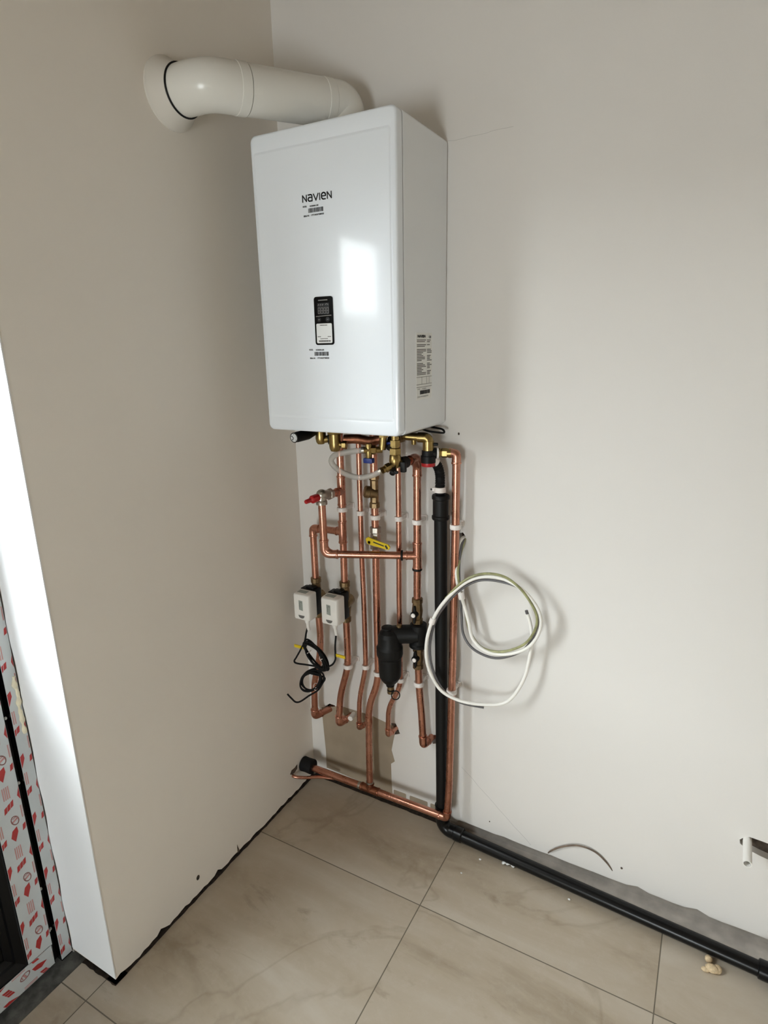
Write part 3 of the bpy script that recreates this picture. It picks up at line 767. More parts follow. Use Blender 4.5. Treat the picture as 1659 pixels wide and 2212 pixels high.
# right-hand pipe with the union at the top, down to the floor pipe
P8 = pipe('copper_pipe', 'copper pipe to the right of the black waste pipe, from union to floor',
          [(0.528, -0.041, 1.2210), (0.550, -0.040, 1.2205), (0.550, -0.040, 1.02), (0.549, -0.045, 0.62), (0.549, -0.060, 0.20), (0.5450, -0.0645, 0.092), (0.520, -0.0645, 0.092)], R22, 0.022)
elbow(P8, (0.532, -0.0405, 1.2210), (0.550, -0.040, 1.2205), (0.550, -0.040, 1.196), R22)
elbow(P8, (0.5460, -0.0640, 0.116), (0.5450, -0.0645, 0.092), (0.520, -0.0645, 0.092), R22)
# floor pipe
PF = pipe('copper_pipe', 'horizontal copper pipe just above the floor along the back wall', [(0.004, -0.066, 0.0905), (0.272, -0.0645, 0.0905), (0.521, -0.0645, 0.092)], R22 * 1.06, 0)
tee(PF, (0.272, -0.0645, 0.0907), (1, 0, 0), (0, 0, 1), R22 * 1.04, 0.03, 0.020, 'copper_dark')
collar(PF, (0.232, -0.0645, 0.0905), (1, 0, 0), R22 * 1.06, 'nickel', 'solder_ring', 0.008, 0.0006)
mb = MB(); mb.lathe([(0.0, 0.024), (0.002, 0.0255), (0.018, 0.0245), (0.040, 0.0255), (0.043, 0.024), (0.043, 0.012)], (0.002, -0.066, 0.0935), (1, 0.02, 0), 24)
ins = mb.build('foam_sleeve', 'black_matt'); tag(ins, 'black foam sleeve where the floor copper pipe meets the left wall', 'pipe insulation')
mb = MB(); mb.tube(smooth_path([(-0.004, -0.124, 0.0845), (0.012, -0.122, 0.0815), (0.04, -0.105, 0.077), (0.075, -0.075, 0.071), (0.12, -0.05, 0.064)], 6), 0.0055, 12)
tag(mb.build('small_copper_tube', 'copper'), 'short thin copper tube from the left wall under the black foam sleeve', 'pipe', 'copper pipes below the boiler')
mb = MB(); mb.prism([(-0.137, 0.098), (-0.128, 0.108), (-0.112, 0.106), (-0.096, 0.110), (-0.098, 0.094), (-0.112, 0.088), (-0.128, 0.090)], SIDE(0.0), -0.0003, 0.0006); mb.build('broken_plaster', 'cavity', wl, smooth=False)
# white plastic stubs in the wall
mb = MB(); mb.tube([(0.176, 0.018, 0.306), (0.182, -0.030, 0.307)], 0.0085, 14); tag(mb.build('plastic_pipe_stub', 'white'), 'short pale plastic stub beside the elbow of the second copper pipe', 'pipe stub')
mb = MB(); mb.lathe([(-0.016, 0.0098), (0.076, 0.0098), (0.076, 0.0078), (0.050, 0.0076)], (1.318, 0.0, 0.300), (-0.02, -1, -0.05), 18, cap=False)
tag(mb.build('plastic_pipe_stub', 'white'), 'white plastic pipe stub poking out of the broken wall hole at right', 'pipe stub')

# pipe clips
def clip(x, y, z, r, label):
    mb = MB(); mb.lathe([(-0.0065, r), (-0.0065, r + 0.0038), (-0.005, r + 0.0046), (0.005, r + 0.0046), (0.0065, r + 0.0038), (0.0065, r)], (x, y, z), (0, 0, 1), 20)
    mb.box(x - 0.006, x + 0.006, y + r, -0.004, z - 0.0055, z + 0.0055, 0.001)
    mb.box(x - 0.010, x + 0.010, -0.005, 0.0, z - 0.008, z + 0.008, 0.001)
    tag(mb.build('pipe_clip', 'clip'), label, 'pipe clip', 'white pipe clips on the back wall')
clip(0.198, -D, 1.034, R22, 'white clip on the second copper pipe, between its two tees')
clip(0.255, -0.045, 1.027, R15, 'upper white clip on the thin third copper pipe')
clip(0.3065, -0.05, 1.022, R22, 'white clip on the fourth pipe between strainer and yellow handled valve')
clip(0.3787, -0.042, 1.024, R15, 'white clip high on the thin pipe above the filter')
clip(0.440, -0.048, 1.024, R22, 'upper white clip on the pipe left of the black waste pipe')
clip(0.550, -0.040, 1.022, R22, 'upper white clip on the pipe right of the black waste pipe')
clip(0.1975, -D, 0.519, R22, 'white clip on the second copper pipe beside the black cable coils')
clip(0.2575, -0.045, 0.527, R15, 'lower white clip on the thin third copper pipe')
clip(0.3048, -0.05, 0.520, R22, 'white clip at the lower left of the black filter')
clip(0.3775, -0.042, 0.512, R15, 'white clip mostly hidden behind the black filter foot')
clip(0.4430, -0.048, 0.520, R22, 'white clip below the lower filter valve')
clip(0.549, -0.049, 0.525, R22, 'white clip behind the bottom of the white cable loop')

# ------------------------------------------------------------------ bypass valve with red cap
t = thing('bypass_valve', 'nickel angle valve with a red cap at the upper left pipes', 'valve', (0.193, -0.150, 1.075))
mb = MB(); mb.tube([(0.198, -0.078, 1.090), (0.1955, -0.112, 1.092)], R22, 16); mb.build('copper_tail', 'copper', t)
mb = MB(); mb.lathe([(0, 0.012), (0.001, 0.0165), (0.013, 0.0165), (0.015, 0.013)], (0.1955, -0.106, 1.092), (-0.03, -1, 0.06), 6); mb.build('inlet_nut', 'nickel', t, ang=20)
mb = MB(); mb.tube([(0.1945, -0.120, 1.093), (0.193, -0.150, 1.097), (0.193, -0.150, 1.082)], 0.0135, 18, 0.012); mb.sphere((0.193, -0.148, 1.098), 0.016); mb.build('body', 'nickel', t)
mb = MB(); mb.lathe([(0, 0.0125), (0.001, 0.0160), (0.010, 0.0160), (0.013, 0.014)], (0.193, -0.150, 1.070), (0, 0, 1), 20); mb.build('outlet_nut', 'nickel', t)
dr = V((-0.28, -1, -0.12)).normalized()
mb = MB(); mb.lathe([(0.012, 0.010), (0.018, 0.0115), (0.034, 0.0115), (0.037, 0.0095), (0.040, 0.0065), (0.056, 0.0060), (0.058, 0.0045)], (0.193, -0.150, 1.095), dr, 12); plabel(mb.build('cap', 'red', t, ang=25), 'red cap')

# Y strainer
t = thing('strainer_valve', 'dull brass strainer valve with angled side cap on the fourth pipe', 'valve', (0.306, -0.05, 1.05))
mb = MB(); mb.lathe([(0, 0.0125), (0.001, 0.0155), (0.014, 0.0155), (0.017, 0.013), (0.021, 0.0125), (0.080, 0.0125), (0.084, 0.0155), (0.099, 0.0155), (0.1, 0.012)], (0.306, -0.05, 1.050), (0, 0, 1), 8); mb.build('body', 'brass_dull', t, ang=20)
bd = V((-0.70, -0.55, 0.22)).normalized()
mb = MB(); mb.lathe([(-0.008, 0.0155), (0.012, 0.0160), (0.014, 0.0180), (0.026, 0.0175), (0.030, 0.012)], (0.306, -0.052, 1.093), bd, 16); mb.build('side_cap', 'brass_dull', t, ang=25)
# ball valve
t = thing('ball_valve', 'nickel ball valve with a yellow lever handle', 'valve', (0.307, -0.05, 0.92))
mb = MB(); mb.lathe([(0, 0.0135), (0.001, 0.017), (0.014, 0.017), (0.016, 0.0145), (0.022, 0.016), (0.032, 0.0175), (0.042, 0.016), (0.048, 0.0145), (0.051, 0.017), (0.066, 0.017), (0.067, 0.013)], (0.307, -0.05, 0.926), (0, 0, 1), 8); mb.build('body', 'nickel', t, ang=20)
mb = MB(); mb.lathe([(0, 0.008), (0.028, 0.008), (0.029, 0.006)], (0.307, -0.055, 0.957), (0, -1, 0), 14); mb.lathe([(0.023, 0.0085), (0.033, 0.0085), (0.034, 0.005)], (0.307, -0.055, 0.957), (0, -1, 0), 6); mb.build('stem', 'nickel', t)
lv = [(0.2955, 0.966), (0.304, 0.9725), (0.314, 0.969), (0.368, 0.9585), (0.3745, 0.951), (0.369, 0.943), (0.314, 0.9495), (0.301, 0.953)]
mb = MB(); mb.prism(lv, FRONT(0.086), -0.0015, 0.0030); lvo = mb.build('lever', 'yellow', t, smooth=False); plabel(lvo, 'yellow lever')
mb = MB(); stroke(mb, [(0.322, 0.960), (0.354, 0.9530)], 0.0035, FRONT(0.086), 0.003, 0.0033); stroke(mb, [(0.361, 0.9535), (0.365, 0.948)], 0.006, FRONT(0.086), 0.003, 0.0033); mb.build('lever_print', 'ink', lvo, smooth=False)

# ------------------------------------------------------------------ zone valves
def zone_valve(x, zo, px, label):
    t = thing('zone_valve', label, 'zone valve', (px, -D, 0.66 + zo), 'motorised zone valves')
    mb = MB(); mb.lathe([(0, 0.0125), (0.001, 0.0165), (0.014, 0.0165), (0.017, 0.014), (0.03, 0.0155), (0.06, 0.019), (0.09, 0.0155), (0.115, 0.014), (0.118, 0.0165), (0.132, 0.0165), (0.133, 0.0125)], (px, -D, 0.668 + zo), (0, 0, 1), 12); mb.build('body', 'brass_dull', t, ang=25)
    mb = MB(); mb.lathe([(-0.022, 0.018), (0.0, 0.021), (0.014, 0.021)], (px + 0.002, -D, 0.735 + zo), (0, -1, 0), 20); mb.build('bonnet', 'brass_dull', t)
    mb = MB(); mb.box(x - 0.030, x + 0.027, -0.0955, -0.062, 0.690 + zo, 0.775 + zo, 0.004); mb.box(x - 0.012, x + 0.016, -0.090, -0.070, 0.774 + zo, 0.781 + zo, 0.002); mb.build('base', 'black', t)
    # head: slightly tapered towards the front, bowed lower edge
    mb = MB(); rg = []
    def outl(ix, y, zb):
        a = rrect(x - 0.0295 + ix, x + 0.0295 - ix, 0.688 + zo + ix, 0.7725 + zo - ix, 0.004, 3)
        return [V((u, y, v - (zb * (1 - ((u - x) / 0.0295) ** 2) if v < 0.72 + zo else 0))) for u, v in a]
    for ix, y in ((0.0, -0.0955), (0.0, -0.120), (0.0008, -0.130), (0.0025, -0.1335), (0.005, -0.1350)): rg.append(outl(ix, y, 0.004))
    mb.rings(rg, True, True); hd = mb.build('head', 'white', t, ang=40)
    mb = MB(); mb.prism([(x - 0.008, 0.722 + zo), (x + 0.006, 0.720 + zo), (x + 0.006, 0.752 + zo), (x - 0.008, 0.753 + zo)], FRONT(0.135), -0.001, 0.0006); mb.build('indicator_window', 'lampgrey', hd, smooth=False)
    mb = MB(); stroke(mb, [(x - 0.006, 0.744 + zo), (x, 0.748 + zo), (x + 0.004, 0.746 + zo)], 0.0012, FRONT(0.135), 0.0006, 0.0009); stroke(mb, [(x - 0.004, 0.743 + zo), (x - 0.004, 0.730 + zo)], 0.0012, FRONT(0.135), 0.0006, 0.0009); mb.build('indicator_mark', 'ink_soft', hd, smooth=False)
    mb = MB(); mb.prism([(x - 0.011, 0.704 + zo)] + [(x + 0.011 * math.cos(a), 0.703 + zo - 0.009 * math.sin(a)) for a in [PI - PI * k / 10 for k in range(11)]] + [(x + 0.011, 0.704 + zo)], FRONT(0.135), -0.001, 0.0006); mb.build('lever_slot', 'ink_soft', hd, smooth=False)
    mb = MB(); mb.box(x - 0.022, x + 0.010, -0.122, -0.104, 0.7722 + zo, 0.7732 + zo); mb.build('top_print', 'lampgrey', hd, smooth=False)
    mb = MB(); mb.lathe([(0, 0.0085), (0.008, 0.0080), (0.014, 0.0055), (0.036, 0.0046), (0.037, 0.003)], (x + 0.005, -0.115, 0.684 + zo), (0.12, 0, -1), 14); mb.build('cable_gland', 'white', t)
    return t
zone_valve(0.0875, 0.0, 0.0905, 'white boxed zone valve on the pipe nearest the corner')
zone_valve(0.1895, 0.006, 0.1975, 'white boxed zone valve on the second pipe from the corner')

# coiled black leads
def lead(pts, tag_at, tagdir, ties, label):
    mb = MB(); mb.tube(smooth_path(pts, 5), 0.0029, 8); o = tag(mb.build('coiled_lead', 'black_matt'), label, 'cable', 'black zone valve leads')
    mb = MB(); x, y, z = tag_at
    mb.box(min(x, x + tagdir * 0.034), max(x, x + tagdir * 0.034), y - 0.0035, y + 0.0005, z - 0.006, z + 0.0035, 0.0005); plabel(sub(o, 'cable_tag', mb, 'yellow'), 'yellow tag')
    for tx, ty, tz, ang in ties:
        mb = MB(); mb.torus((tx, ty, tz), (math.cos(ang), 0, math.sin(ang)), 0.011, 0.0011, 20, 6); mb.tube([(tx, ty - 0.011, tz), (tx + 0.012, ty - 0.016, tz + 0.009)], 0.001, 6); sub(o, 'wire_tie', mb, 'clip')
    return o
def coil(cx, cz, a, b, ang, y0, turns, seed, start):
    r = random.Random(seed); pts = []; n = 16
    for k in range(turns * n + 1):
        t_ = start + 2 * PI * k / n; s = 1 - 0.075 * ((k // n) % 5) / 1.3 + 0.02 * math.sin(k * 0.37 + seed)
        u, v = a * s * math.cos(t_), b * s * math.sin(t_)
        pts.append((cx + u * math.cos(ang) - v * math.sin(ang), y0 - 0.006 + 0.006 * math.sin(k * 0.61 + seed) - 0.0016 * (k // n), cz + u * math.sin(ang) + v * math.cos(ang)))
    return pts
LEAD_L = [(0.0915,-0.115,0.652), (0.086,-0.115,0.636), (0.078,-0.115,0.605), (0.064,-0.118,0.576), (0.045,-0.120,0.543), (0.036,-0.120,0.528), (0.045,-0.120,0.522), (0.089,-0.121,0.528), (0.128,-0.122,0.531)]
TAIL_L = [(0.150,-0.120,0.500), (0.143,-0.122,0.478), (0.124,-0.124,0.448), (0.090,-0.124,0.420), (0.055,-0.124,0.389), (0.035,-0.125,0.381), (0.022,-0.130,0.394), (0.008,-0.132,0.407)]
LEAD_R = [(0.1975,-0.115,0.653), (0.195,-0.118,0.618), (0.196,-0.120,0.593), (0.196,-0.122,0.574), (0.186,-0.125,0.556), (0.167,-0.127,0.545), (0.150,-0.127,0.543)]
lead(LEAD_L + coil(0.102, 0.477, 0.054, 0.030, math.radians(42), -0.116, 4, 1, 1.2) + TAIL_L, (0.072, -0.115, 0.583), -1, [(0.116, -0.120, 0.457, 0.4)], 'black lead from the left zone valve, coiled in the lower bundle')
lead(LEAD_R + coil(0.126, 0.573, 0.058, 0.027, math.radians(-45), -0.118, 5, 2, -0.4), (0.1965, -0.118, 0.590), 1, [(0.094, -0.122, 0.573, -0.9), (0.147, -0.122, 0.566, 0.6)], 'black lead from the right zone valve, coiled in the upper bundle')

# ------------------------------------------------------------------ magnetic filter with its two isolating valves
t = thing('magnetic_filter', 'black magnetic filter canister at mid height, hung off the copper pipe', 'filter', (0.370, -0.082, 0.515))
C = (0.3690, -0.0905, 0.0)
mb = MB(); mb.lathe([(0.516, 0.0125), (0.522, 0.0135), (0.534, 0.024), (0.548, 0.0320), (0.556, 0.0330), (0.612, 0.0345), (0.616, 0.0375), (0.622, 0.039), (0.644, 0.039), (0.650, 0.0365), (0.656, 0.0345), (0.680, 0.0335), (0.692, 0.029), (0.701, 0.019), (0.7015, 0.001)], C, (0, 0, 1), 28); mb.build('canister', 'black', t, ang=18)
mb = MB(); mb.lathe([(0, 0.018), (0.006, 0.018), (0.008, 0.014)], (0.362, -0.089, 0.699), (0, 0, 1), 20); mb.build('top_cap', 'black', t)
mb = MB(); mb.tube([(0.369, -0.086, 0.680), (0.400, -0.068, 0.682), (0.4425, -0.050, 0.684)], 0.0275, 24); mb.lathe([(0, 0.021), (0.002, 0.0245), (0.060, 0.0245), (0.064, 0.028), (0.072, 0.028), (0.074, 0.02)], (0.4425, -0.048, 0.7170), (0, 0, -1), 20); mb.build('side_arm', 'black', t, ang=30)
mb = MB(); mb.lathe([(0, 0.008), (0.012, 0.008), (0.014, 0.006)], (0.3945, -0.074, 0.700), (-0.1, -0.2, 1), 14); mb.build('air_plug', 'brass_dull', t)
mb = MB(); mb.lathe([(0, 0.0105), (0.014, 0.0105), (0.0145, 0.0085), (0.018, 0.0085), (0.0185, 0.0110), (0.028, 0.0105), (0.029, 0.006)], (0.3690, -0.0885, 0.518), (0, 0, -1), 18); mb.build('drain_cock', 'brass_dull', t)
mb = MB(); mb.torus((0.3690, -0.0885, 0.5015), (0, 0, 1), 0.0095, 0.0016, 20, 6); mb.torus((0.3905, -0.0985, 0.494), (0.25, -0.75, 0.55), 0.0125, 0.0016, 22, 6); mb.build('retaining_strap', 'black_matt', t)
def iso(z0, z1, x, zs, label):
    t = thing('isolating_valve', label, 'valve', (x, -0.048, z0), 'brass filter valves'); h = z1 - z0
    mb = MB(); mb.lathe([(0, 0.0125), (0.001, 0.0160), (0.014, 0.0160), (0.016, 0.0135), (h * 0.5, 0.0165), (h - 0.016, 0.0135), (h - 0.014, 0.0160), (h - 0.001, 0.0160), (h, 0.0120)], (x, -0.048, z0), (0, 0, 1), 10); mb.build('body', 'brass_dull', t, ang=20)
    mb = MB(); mb.lathe([(0, 0.010), (0.020, 0.0105), (0.023, 0.009)], (x, -0.052, zs), (0, -1, 0), 18); mb.build('stem', 'black', t)
    mb = MB(); mb.prism([(x - 0.006, zs), (x - 0.0018, zs + 0.026), (x + 0.0018, zs + 0.026), (x + 0.006, zs), (x + 0.0018, zs - 0.028), (x - 0.0018, zs - 0.028)], FRONT(0.068), -0.004, 0.0025); hb = mb.build('handle', 'black', t, ang=30)
    mb = MB(); mb.lathe([(0, 0.0065), (0.003, 0.0062), (0.004, 0.004)], (x, -0.0745, zs), (0, -1, 0), 16); mb.build('screw', 'clip', hb)
iso(0.7175, 0.796, 0.4388, 0.752, 'brass isolating valve above the black filter arm')
iso(0.572, 0.6425, 0.4412, 0.611, 'brass isolating valve below the black filter arm')

# ------------------------------------------------------------------ waste pipes
def wx(z): return 0.5043 + (1.05 - z) * (0.0116 / 0.94)
t = thing('waste_pipe', 'thick black plastic waste pipe running vertically down to the floor', 'waste pipe', (wx(0.05), -0.037, 0.02))
mb = MB(); mb.tube([(wx(1.06), -0.036, 1.06), (wx(0.09), -0.036, 0.09)], 0.0180, 24); mb.build('pipe', 'black', t)
mb = MB(); mb.lathe([(0, 0.0185), (0.0, 0.0225), (0.003, 0.0240), (0.010, 0.0240), (0.012, 0.0215), (0.056, 0.0215), (0.058, 0.0240), (0.066, 0.0240), (0.069, 0.0225), (0.069, 0.013)], (wx(1.04), -0.036, 1.036), (0, 0, 1), 28); mb.build('coupling', 'black', t, ang=30)
xb = wx(0.1)
mb = MB(); mb.lathe([(0, 0.0212), (0.024, 0.0220), (0.028, 0.0225), (0.028, 0.018)], (xb, -0.036, 0.078), (0, 0, 1), 28)
mb.tube([(xb, -0.036, 0.085), (xb + 0.002, -0.036, 0.040), (xb + 0.020, -0.037, 0.0225), (xb + 0.06, -0.039, 0.0225)], 0.0205, 24, 0.025, 8)
mb.lathe([(0, 0.0205), (0.002, 0.0222), (0.026, 0.0222), (0.029, 0.019)], (xb + 0.045, -0.038, 0.0225), (1, -0.055, 0), 28); mb.build('elbow', 'black_gloss', t, ang=35)
mb = MB(); mb.tube([(0.590, -0.0405, 0.0215), (1.386, -0.089, 0.0215)], 0.0178, 24); wf = thing('waste_pipe', 'black waste pipe lying on the tiles along the foot of the wall', 'waste pipe', (0.98, -0.065, 0.003))
mb.build('pipe', 'black_gloss', wf)
mb = MB(); dx = V((0.796, -0.0485, 0)).normalized(); e0 = V((1.372, -0.0882, 0.0225))
mb.lathe([(0, 0.019), (0.002, 0.0225), (0.026, 0.0225), (0.028, 0.020)], e0, dx, 28)
mb.tube([e0 + dx * 0.02, e0 + dx * 0.052, e0 + dx * 0.052 + V((0.010, -0.050, 0))], 0.0208, 24, 0.03)
mb.lathe([(0, 0.0205), (0.002, 0.0225), (0.028, 0.0225), (0.030, 0.019)], e0 + dx * 0.052 + V((0.006, -0.034, 0)), (0.2, -1, 0), 28)
mb.tube([e0 + dx * 0.052 + V((0.010, -0.05, 0)), e0 + dx * 0.052 + V((0.035, -0.17, -0.002))], 0.0178, 24); mb.build('elbow', 'black_gloss', wf, ang=35)

# condensate trap and hose
t = thing('condensate_trap', 'black condensate trap with a red base ring, right under the boiler', 'trap', (0.484, -0.068, 1.19))
mb = MB(); mb.lathe([(0, 0.0195), (0.018, 0.0200), (0.019, 0.0175), (0.032, 0.0170), (0.033, 0.014)], (0.482, -0.068, 1.197), (0, 0, 1), 22); mb.tube([(0.482, -0.066, 1.222), (0.500, -0.056, 1.221)], 0.0145, 18); mb.build('body', 'black', t, ang=30)
mb = MB(); mb.lathe([(0, 0.0175), (0.002, 0.0185), (0.0095, 0.0185)], (0.482, -0.068, 1.1875), (0, 0, 1), 22); plabel(mb.build('base_ring', 'red', t), 'red base ring')
mb = MB(); mb.tube([(0.486, -0.060, 1.206), (0.494, -0.045, 1.196)], 0.0145, 16); mb.build('hose_band', 'clip', t)
mb = MB(); mb.lathe([(0, 0.0125), (0.002, 0.0145), (0.006, 0.0145), (0.007, 0.012)], (0.499, -0.0565, 1.2215), (0.86, 0.5, 0), 18); mb.build('white_washer', 'clip', t)
hs = smooth_path([(0.487, -0.052, 1.199), (0.496, -0.040, 1.184), (0.5015, -0.036, 1.160), (0.5022, -0.036, 1.130), (0.503, -0.036, 1.090)], 10)
mb = MB(); mb.tube(hs, lambda q: 0.0128 + 0.0009 * math.sin(q * 110), 18); hz = tag(mb.build('condensate_hose', 'black_matt'), 'short black bent hose between condensate trap and waste pipe', 'hose')
mb = MB(); mb.lathe([(0, 0.0135), (0, 0.0158), (0.014, 0.0158), (0.014, 0.0135)], (0.5022, -0.036, 1.112), (0, 0, 1), 22); mb.box(0.482, 0.489, -0.046, -0.036, 1.115, 1.124, 0.001); cl_ = sub(hz, 'hose_clamp', mb, 'clip'); plabel(cl_, 'white clamp')
mb = MB(); mb.lathe([(0, 0.003), (0.003, 0.003)], (0.4815, -0.043, 1.1195), (-0.3, -1, 0), 10); mb.build('clamp_screw', 'steelgrey', cl_)
# union between trap and right-hand pipe
t = thing('brass_union', 'brass union joining the condensate trap to the right-hand copper pipe', 'pipe fitting', (0.515, -0.044, 1.221))
mb = MB(); mb.lathe([(0, 0.0115), (0.004, 0.0128), (0.006, 0.0105), (0.010, 0.0128), (0.022, 0.0128), (0.024, 0.011)], (0.5045, -0.0525, 1.2215), (0.95, 0.32, 0), 6); mb.lathe([(0.016, 0.0118), (0.034, 0.0118), (0.035, 0.010)], (0.503, -0.0525, 1.2215), (0.95, 0.32, 0), 18); mb.build('nut', 'brass', t, ang=20)
# brass elbow above the trap
t = thing('brass_elbow', 'brass relief valve elbow under the right edge of the boiler', 'pipe fitting', (0.482, -0.068, 1.236))
mb = MB(); mb.tube([(0.418, -0.088, 1.266), (0.462, -0.072, 1.263)], 0.0105, 16); mb.tube([(0.455, -0.074, 1.263), (0.482, -0.068, 1.262), (0.482, -0.068, 1.228)], 0.0135, 18, 0.010); mb.lathe([(0, 0.0130), (0.001, 0.0148), (0.026, 0.0148), (0.027, 0.013)], (0.482, -0.068, 1.228), (0, 0, 1), 20); mb.lathe([(-0.01, 0.008), (0.012, 0.006)], (0.445, -0.078, 1.256), (0, 0, -1), 12); mb.build('body', 'brass', t, ang=35)
mb = MB(); mb.box(0.407, 0.420, -0.105, -0.075, 1.250, 1.288, 0.003); mb.build('mounting_block', 'brass_dull', t)
mb = MB(); mb.lathe([(0, 0.004), (0.010, 0.004), (0.011, 0.003)], (0.497, -0.066, 1.246), (1, 0.2, 0), 10); mb.build('test_screw', 'black', t)
mb = MB(); mb.tube(smooth_path([(0.44, -0.05, 1.289), (0.47, -0.055, 1.279), (0.500, -0.050, 1.275), (0.512, -0.035, 1.273), (0.500, -0.022, 1.280), (0.465, -0.02, 1.284)], 8), 0.0028, 8)
tag(mb.build('black_cable_loop', 'black_matt'), 'small loop of black cable under the right rear of the boiler', 'cable')

# ------------------------------------------------------------------ fittings under the boiler
t = thing('pressure_gauge', 'round pressure gauge with white dial under the boiler, leftmost fitting', 'gauge', (0.178, -0.23, 1.268))
mb = MB(); mb.lathe([(0, 0.0128), (0.010, 0.0138), (0.050, 0.0138), (0.075, 0.008), (0.076, 0.004)], (0.177, -0.236, 1.2690), (0.12, 1, 0.04), 24); mb.build('barrel', 'black', t)
mb = MB(); mb.torus((0.1768, -0.2372, 1.2690), (0.12, 1, 0.04), 0.0120, 0.0016, 28, 8); mb.build('bezel', 'steelgrey', t)
mb = MB(); mb.lathe([(0, 0.0112), (0.001, 0.0112)], (0.1768, -0.2382, 1.2690), (0.12, 1, 0.04), 24); dl = mb.build('dial', 'sticker', t)
mb = MB(); stroke(mb, [(0.1715, 1.2735), (0.1760, 1.2685), (0.1735, 1.2630)], 0.0014, FRONT(0.2392), 0.0, 0.0008)
for k in range(5):
    a = PI * (1.25 - 0.375 * k); stroke(mb, [(0.1768 + 0.0075 * math.cos(a), 1.2690 + 0.0075 * math.sin(a)), (0.1768 + 0.0095 * math.cos(a), 1.2690 + 0.0095 * math.sin(a))], 0.0009, FRONT(0.2384), 0.0, 0.0008)
mb.build('needle', 'ink', dl, smooth=False)

t = thing('boiler_valve', 'brass elbow valve under the boiler, just right of the gauge', 'valve', (0.198, -0.150, 1.232), 'brass valves under the boiler')
mb = MB(); mb.lathe([(0, 0.0145), (0.006, 0.0145), (0.008, 0.0095), (0.012, 0.0095)], (0.200, -0.150, 1.2905), (0, 0, -1), 12); mb.lathe([(0, 0.010), (0.003, 0.0135), (0.010, 0.0140), (0.022, 0.0145), (0.032, 0.0125), (0.037, 0.009)], (0.200, -0.150, 1.2785), (0, 0, -1), 20); mb.tube([(0.200, -0.150, 1.252), (0.218, -0.140, 1.255)], 0.010, 16); mb.build('body', 'brass', t, ang=30)
mb = MB(); mb.lathe([(0, 0.008), (0.002, 0.0165), (0.016, 0.0165), (0.018, 0.010)], (0.216, -0.141, 1.256), (0.86, 0.5, 0), 18); mb.build('handle', 'black', t)
t = thing('boiler_valve', 'tall bright brass valve with a hexagon nut under the boiler, left of hose', 'valve', (0.249, -0.156, 1.222), 'brass valves under the boiler')
mb = MB(); mb.lathe([(0, 0.019), (0.0015, 0.021), (0.016, 0.021), (0.018, 0.019)], (0.2495, -0.156, 1.2895), (0, 0, -1), 6); mb.build('hexagon_nut', 'brass', t, ang=15)
mb = MB(); mb.lathe([(0, 0.0155), (0.030, 0.0160), (0.038, 0.0150), (0.045, 0.0120), (0.046, 0.009)], (0.2495, -0.156, 1.2715), (0, 0, -1), 22); mb.tube([(0.2495, -0.156, 1.246), (0.272, -0.150, 1.243)], 0.0085, 14); mb.lathe([(0, 0.008), (0.002, 0.0115), (0.012, 0.0115), (0.014, 0.009)], (0.268, -0.151, 1.243), (0.96, 0.26, 0), 6); mb.build('body', 'brass', t, ang=30)
# copper link bar under the boiler
mb = MB(); mb.tube([(0.268, -0.138, 1.256), (0.300, -0.128, 1.258), (0.345, -0.125, 1.252), (0.372, -0.120, 1.262)], lambda q: 0.0125 + 0.0012 * math.sin(q * 60) * (1 if q < 0.6 else 0), 18, 0.02, 8)
tag(mb.build('copper_link', 'copper_dark'), 'short horizontal copper link tucked under the boiler behind the clear hose', 'pipe')
# drain cock with blue handle
t = thing('drain_valve', 'small brass cock with a blue handle at the hose start', 'valve', (0.358, -0.168, 1.205), 'brass valves under the boiler')
mb = MB(); mb.tube([(0.346, -0.180, 1.238), (0.390, -0.150, 1.238)], 0.0085, 14); mb.lathe([(0, 0.0085), (0.002, 0.0120), (0.014, 0.0120), (0.016, 0.0090)], (0.364, -0.168, 1.238), (0.83, 0.55, 0), 6); mb.lathe([(-0.018, 0.0085), (0.0, 0.0105), (0.018, 0.0075), (0.020, 0.005)], (0.360, -0.168, 1.236), (0, 0, -1), 16); mb.tube([(0.390, -0.150, 1.238), (0.394, -0.147, 1.288)], 0.0095, 14); mb.lathe([(0, 0.013), (0.012, 0.013), (0.013, 0.01)], (0.393, -0.148, 1.270), (0, 0, 1), 6); mb.build('body', 'brass', t, ang=30)
mb = MB(); mb.box(0.347, 0.373, -0.176, -0.160, 1.204, 1.217, 0.002); plabel(mb.build('handle', 'blue', t), 'blue handle')
# second blue-ringed knob
t = thing('filter_knob', 'black knob with a blue rim under the middle of the boiler', 'knob', (0.404, -0.12, 1.25))
mb = MB(); mb.lathe([(0, 0.015), (0.022, 0.017), (0.030, 0.014), (0.031, 0.006)], (0.404, -0.115, 1.262), (0.1, -0.55, -0.75), 20); mb.build('knob', 'black', t)
mb = MB(); mb.torus((0.4063, -0.1275, 1.2450), (0.1, -0.55, -0.75), 0.0160, 0.0035, 26, 8); plabel(mb.build('rim', 'blue', t), 'blue rim')
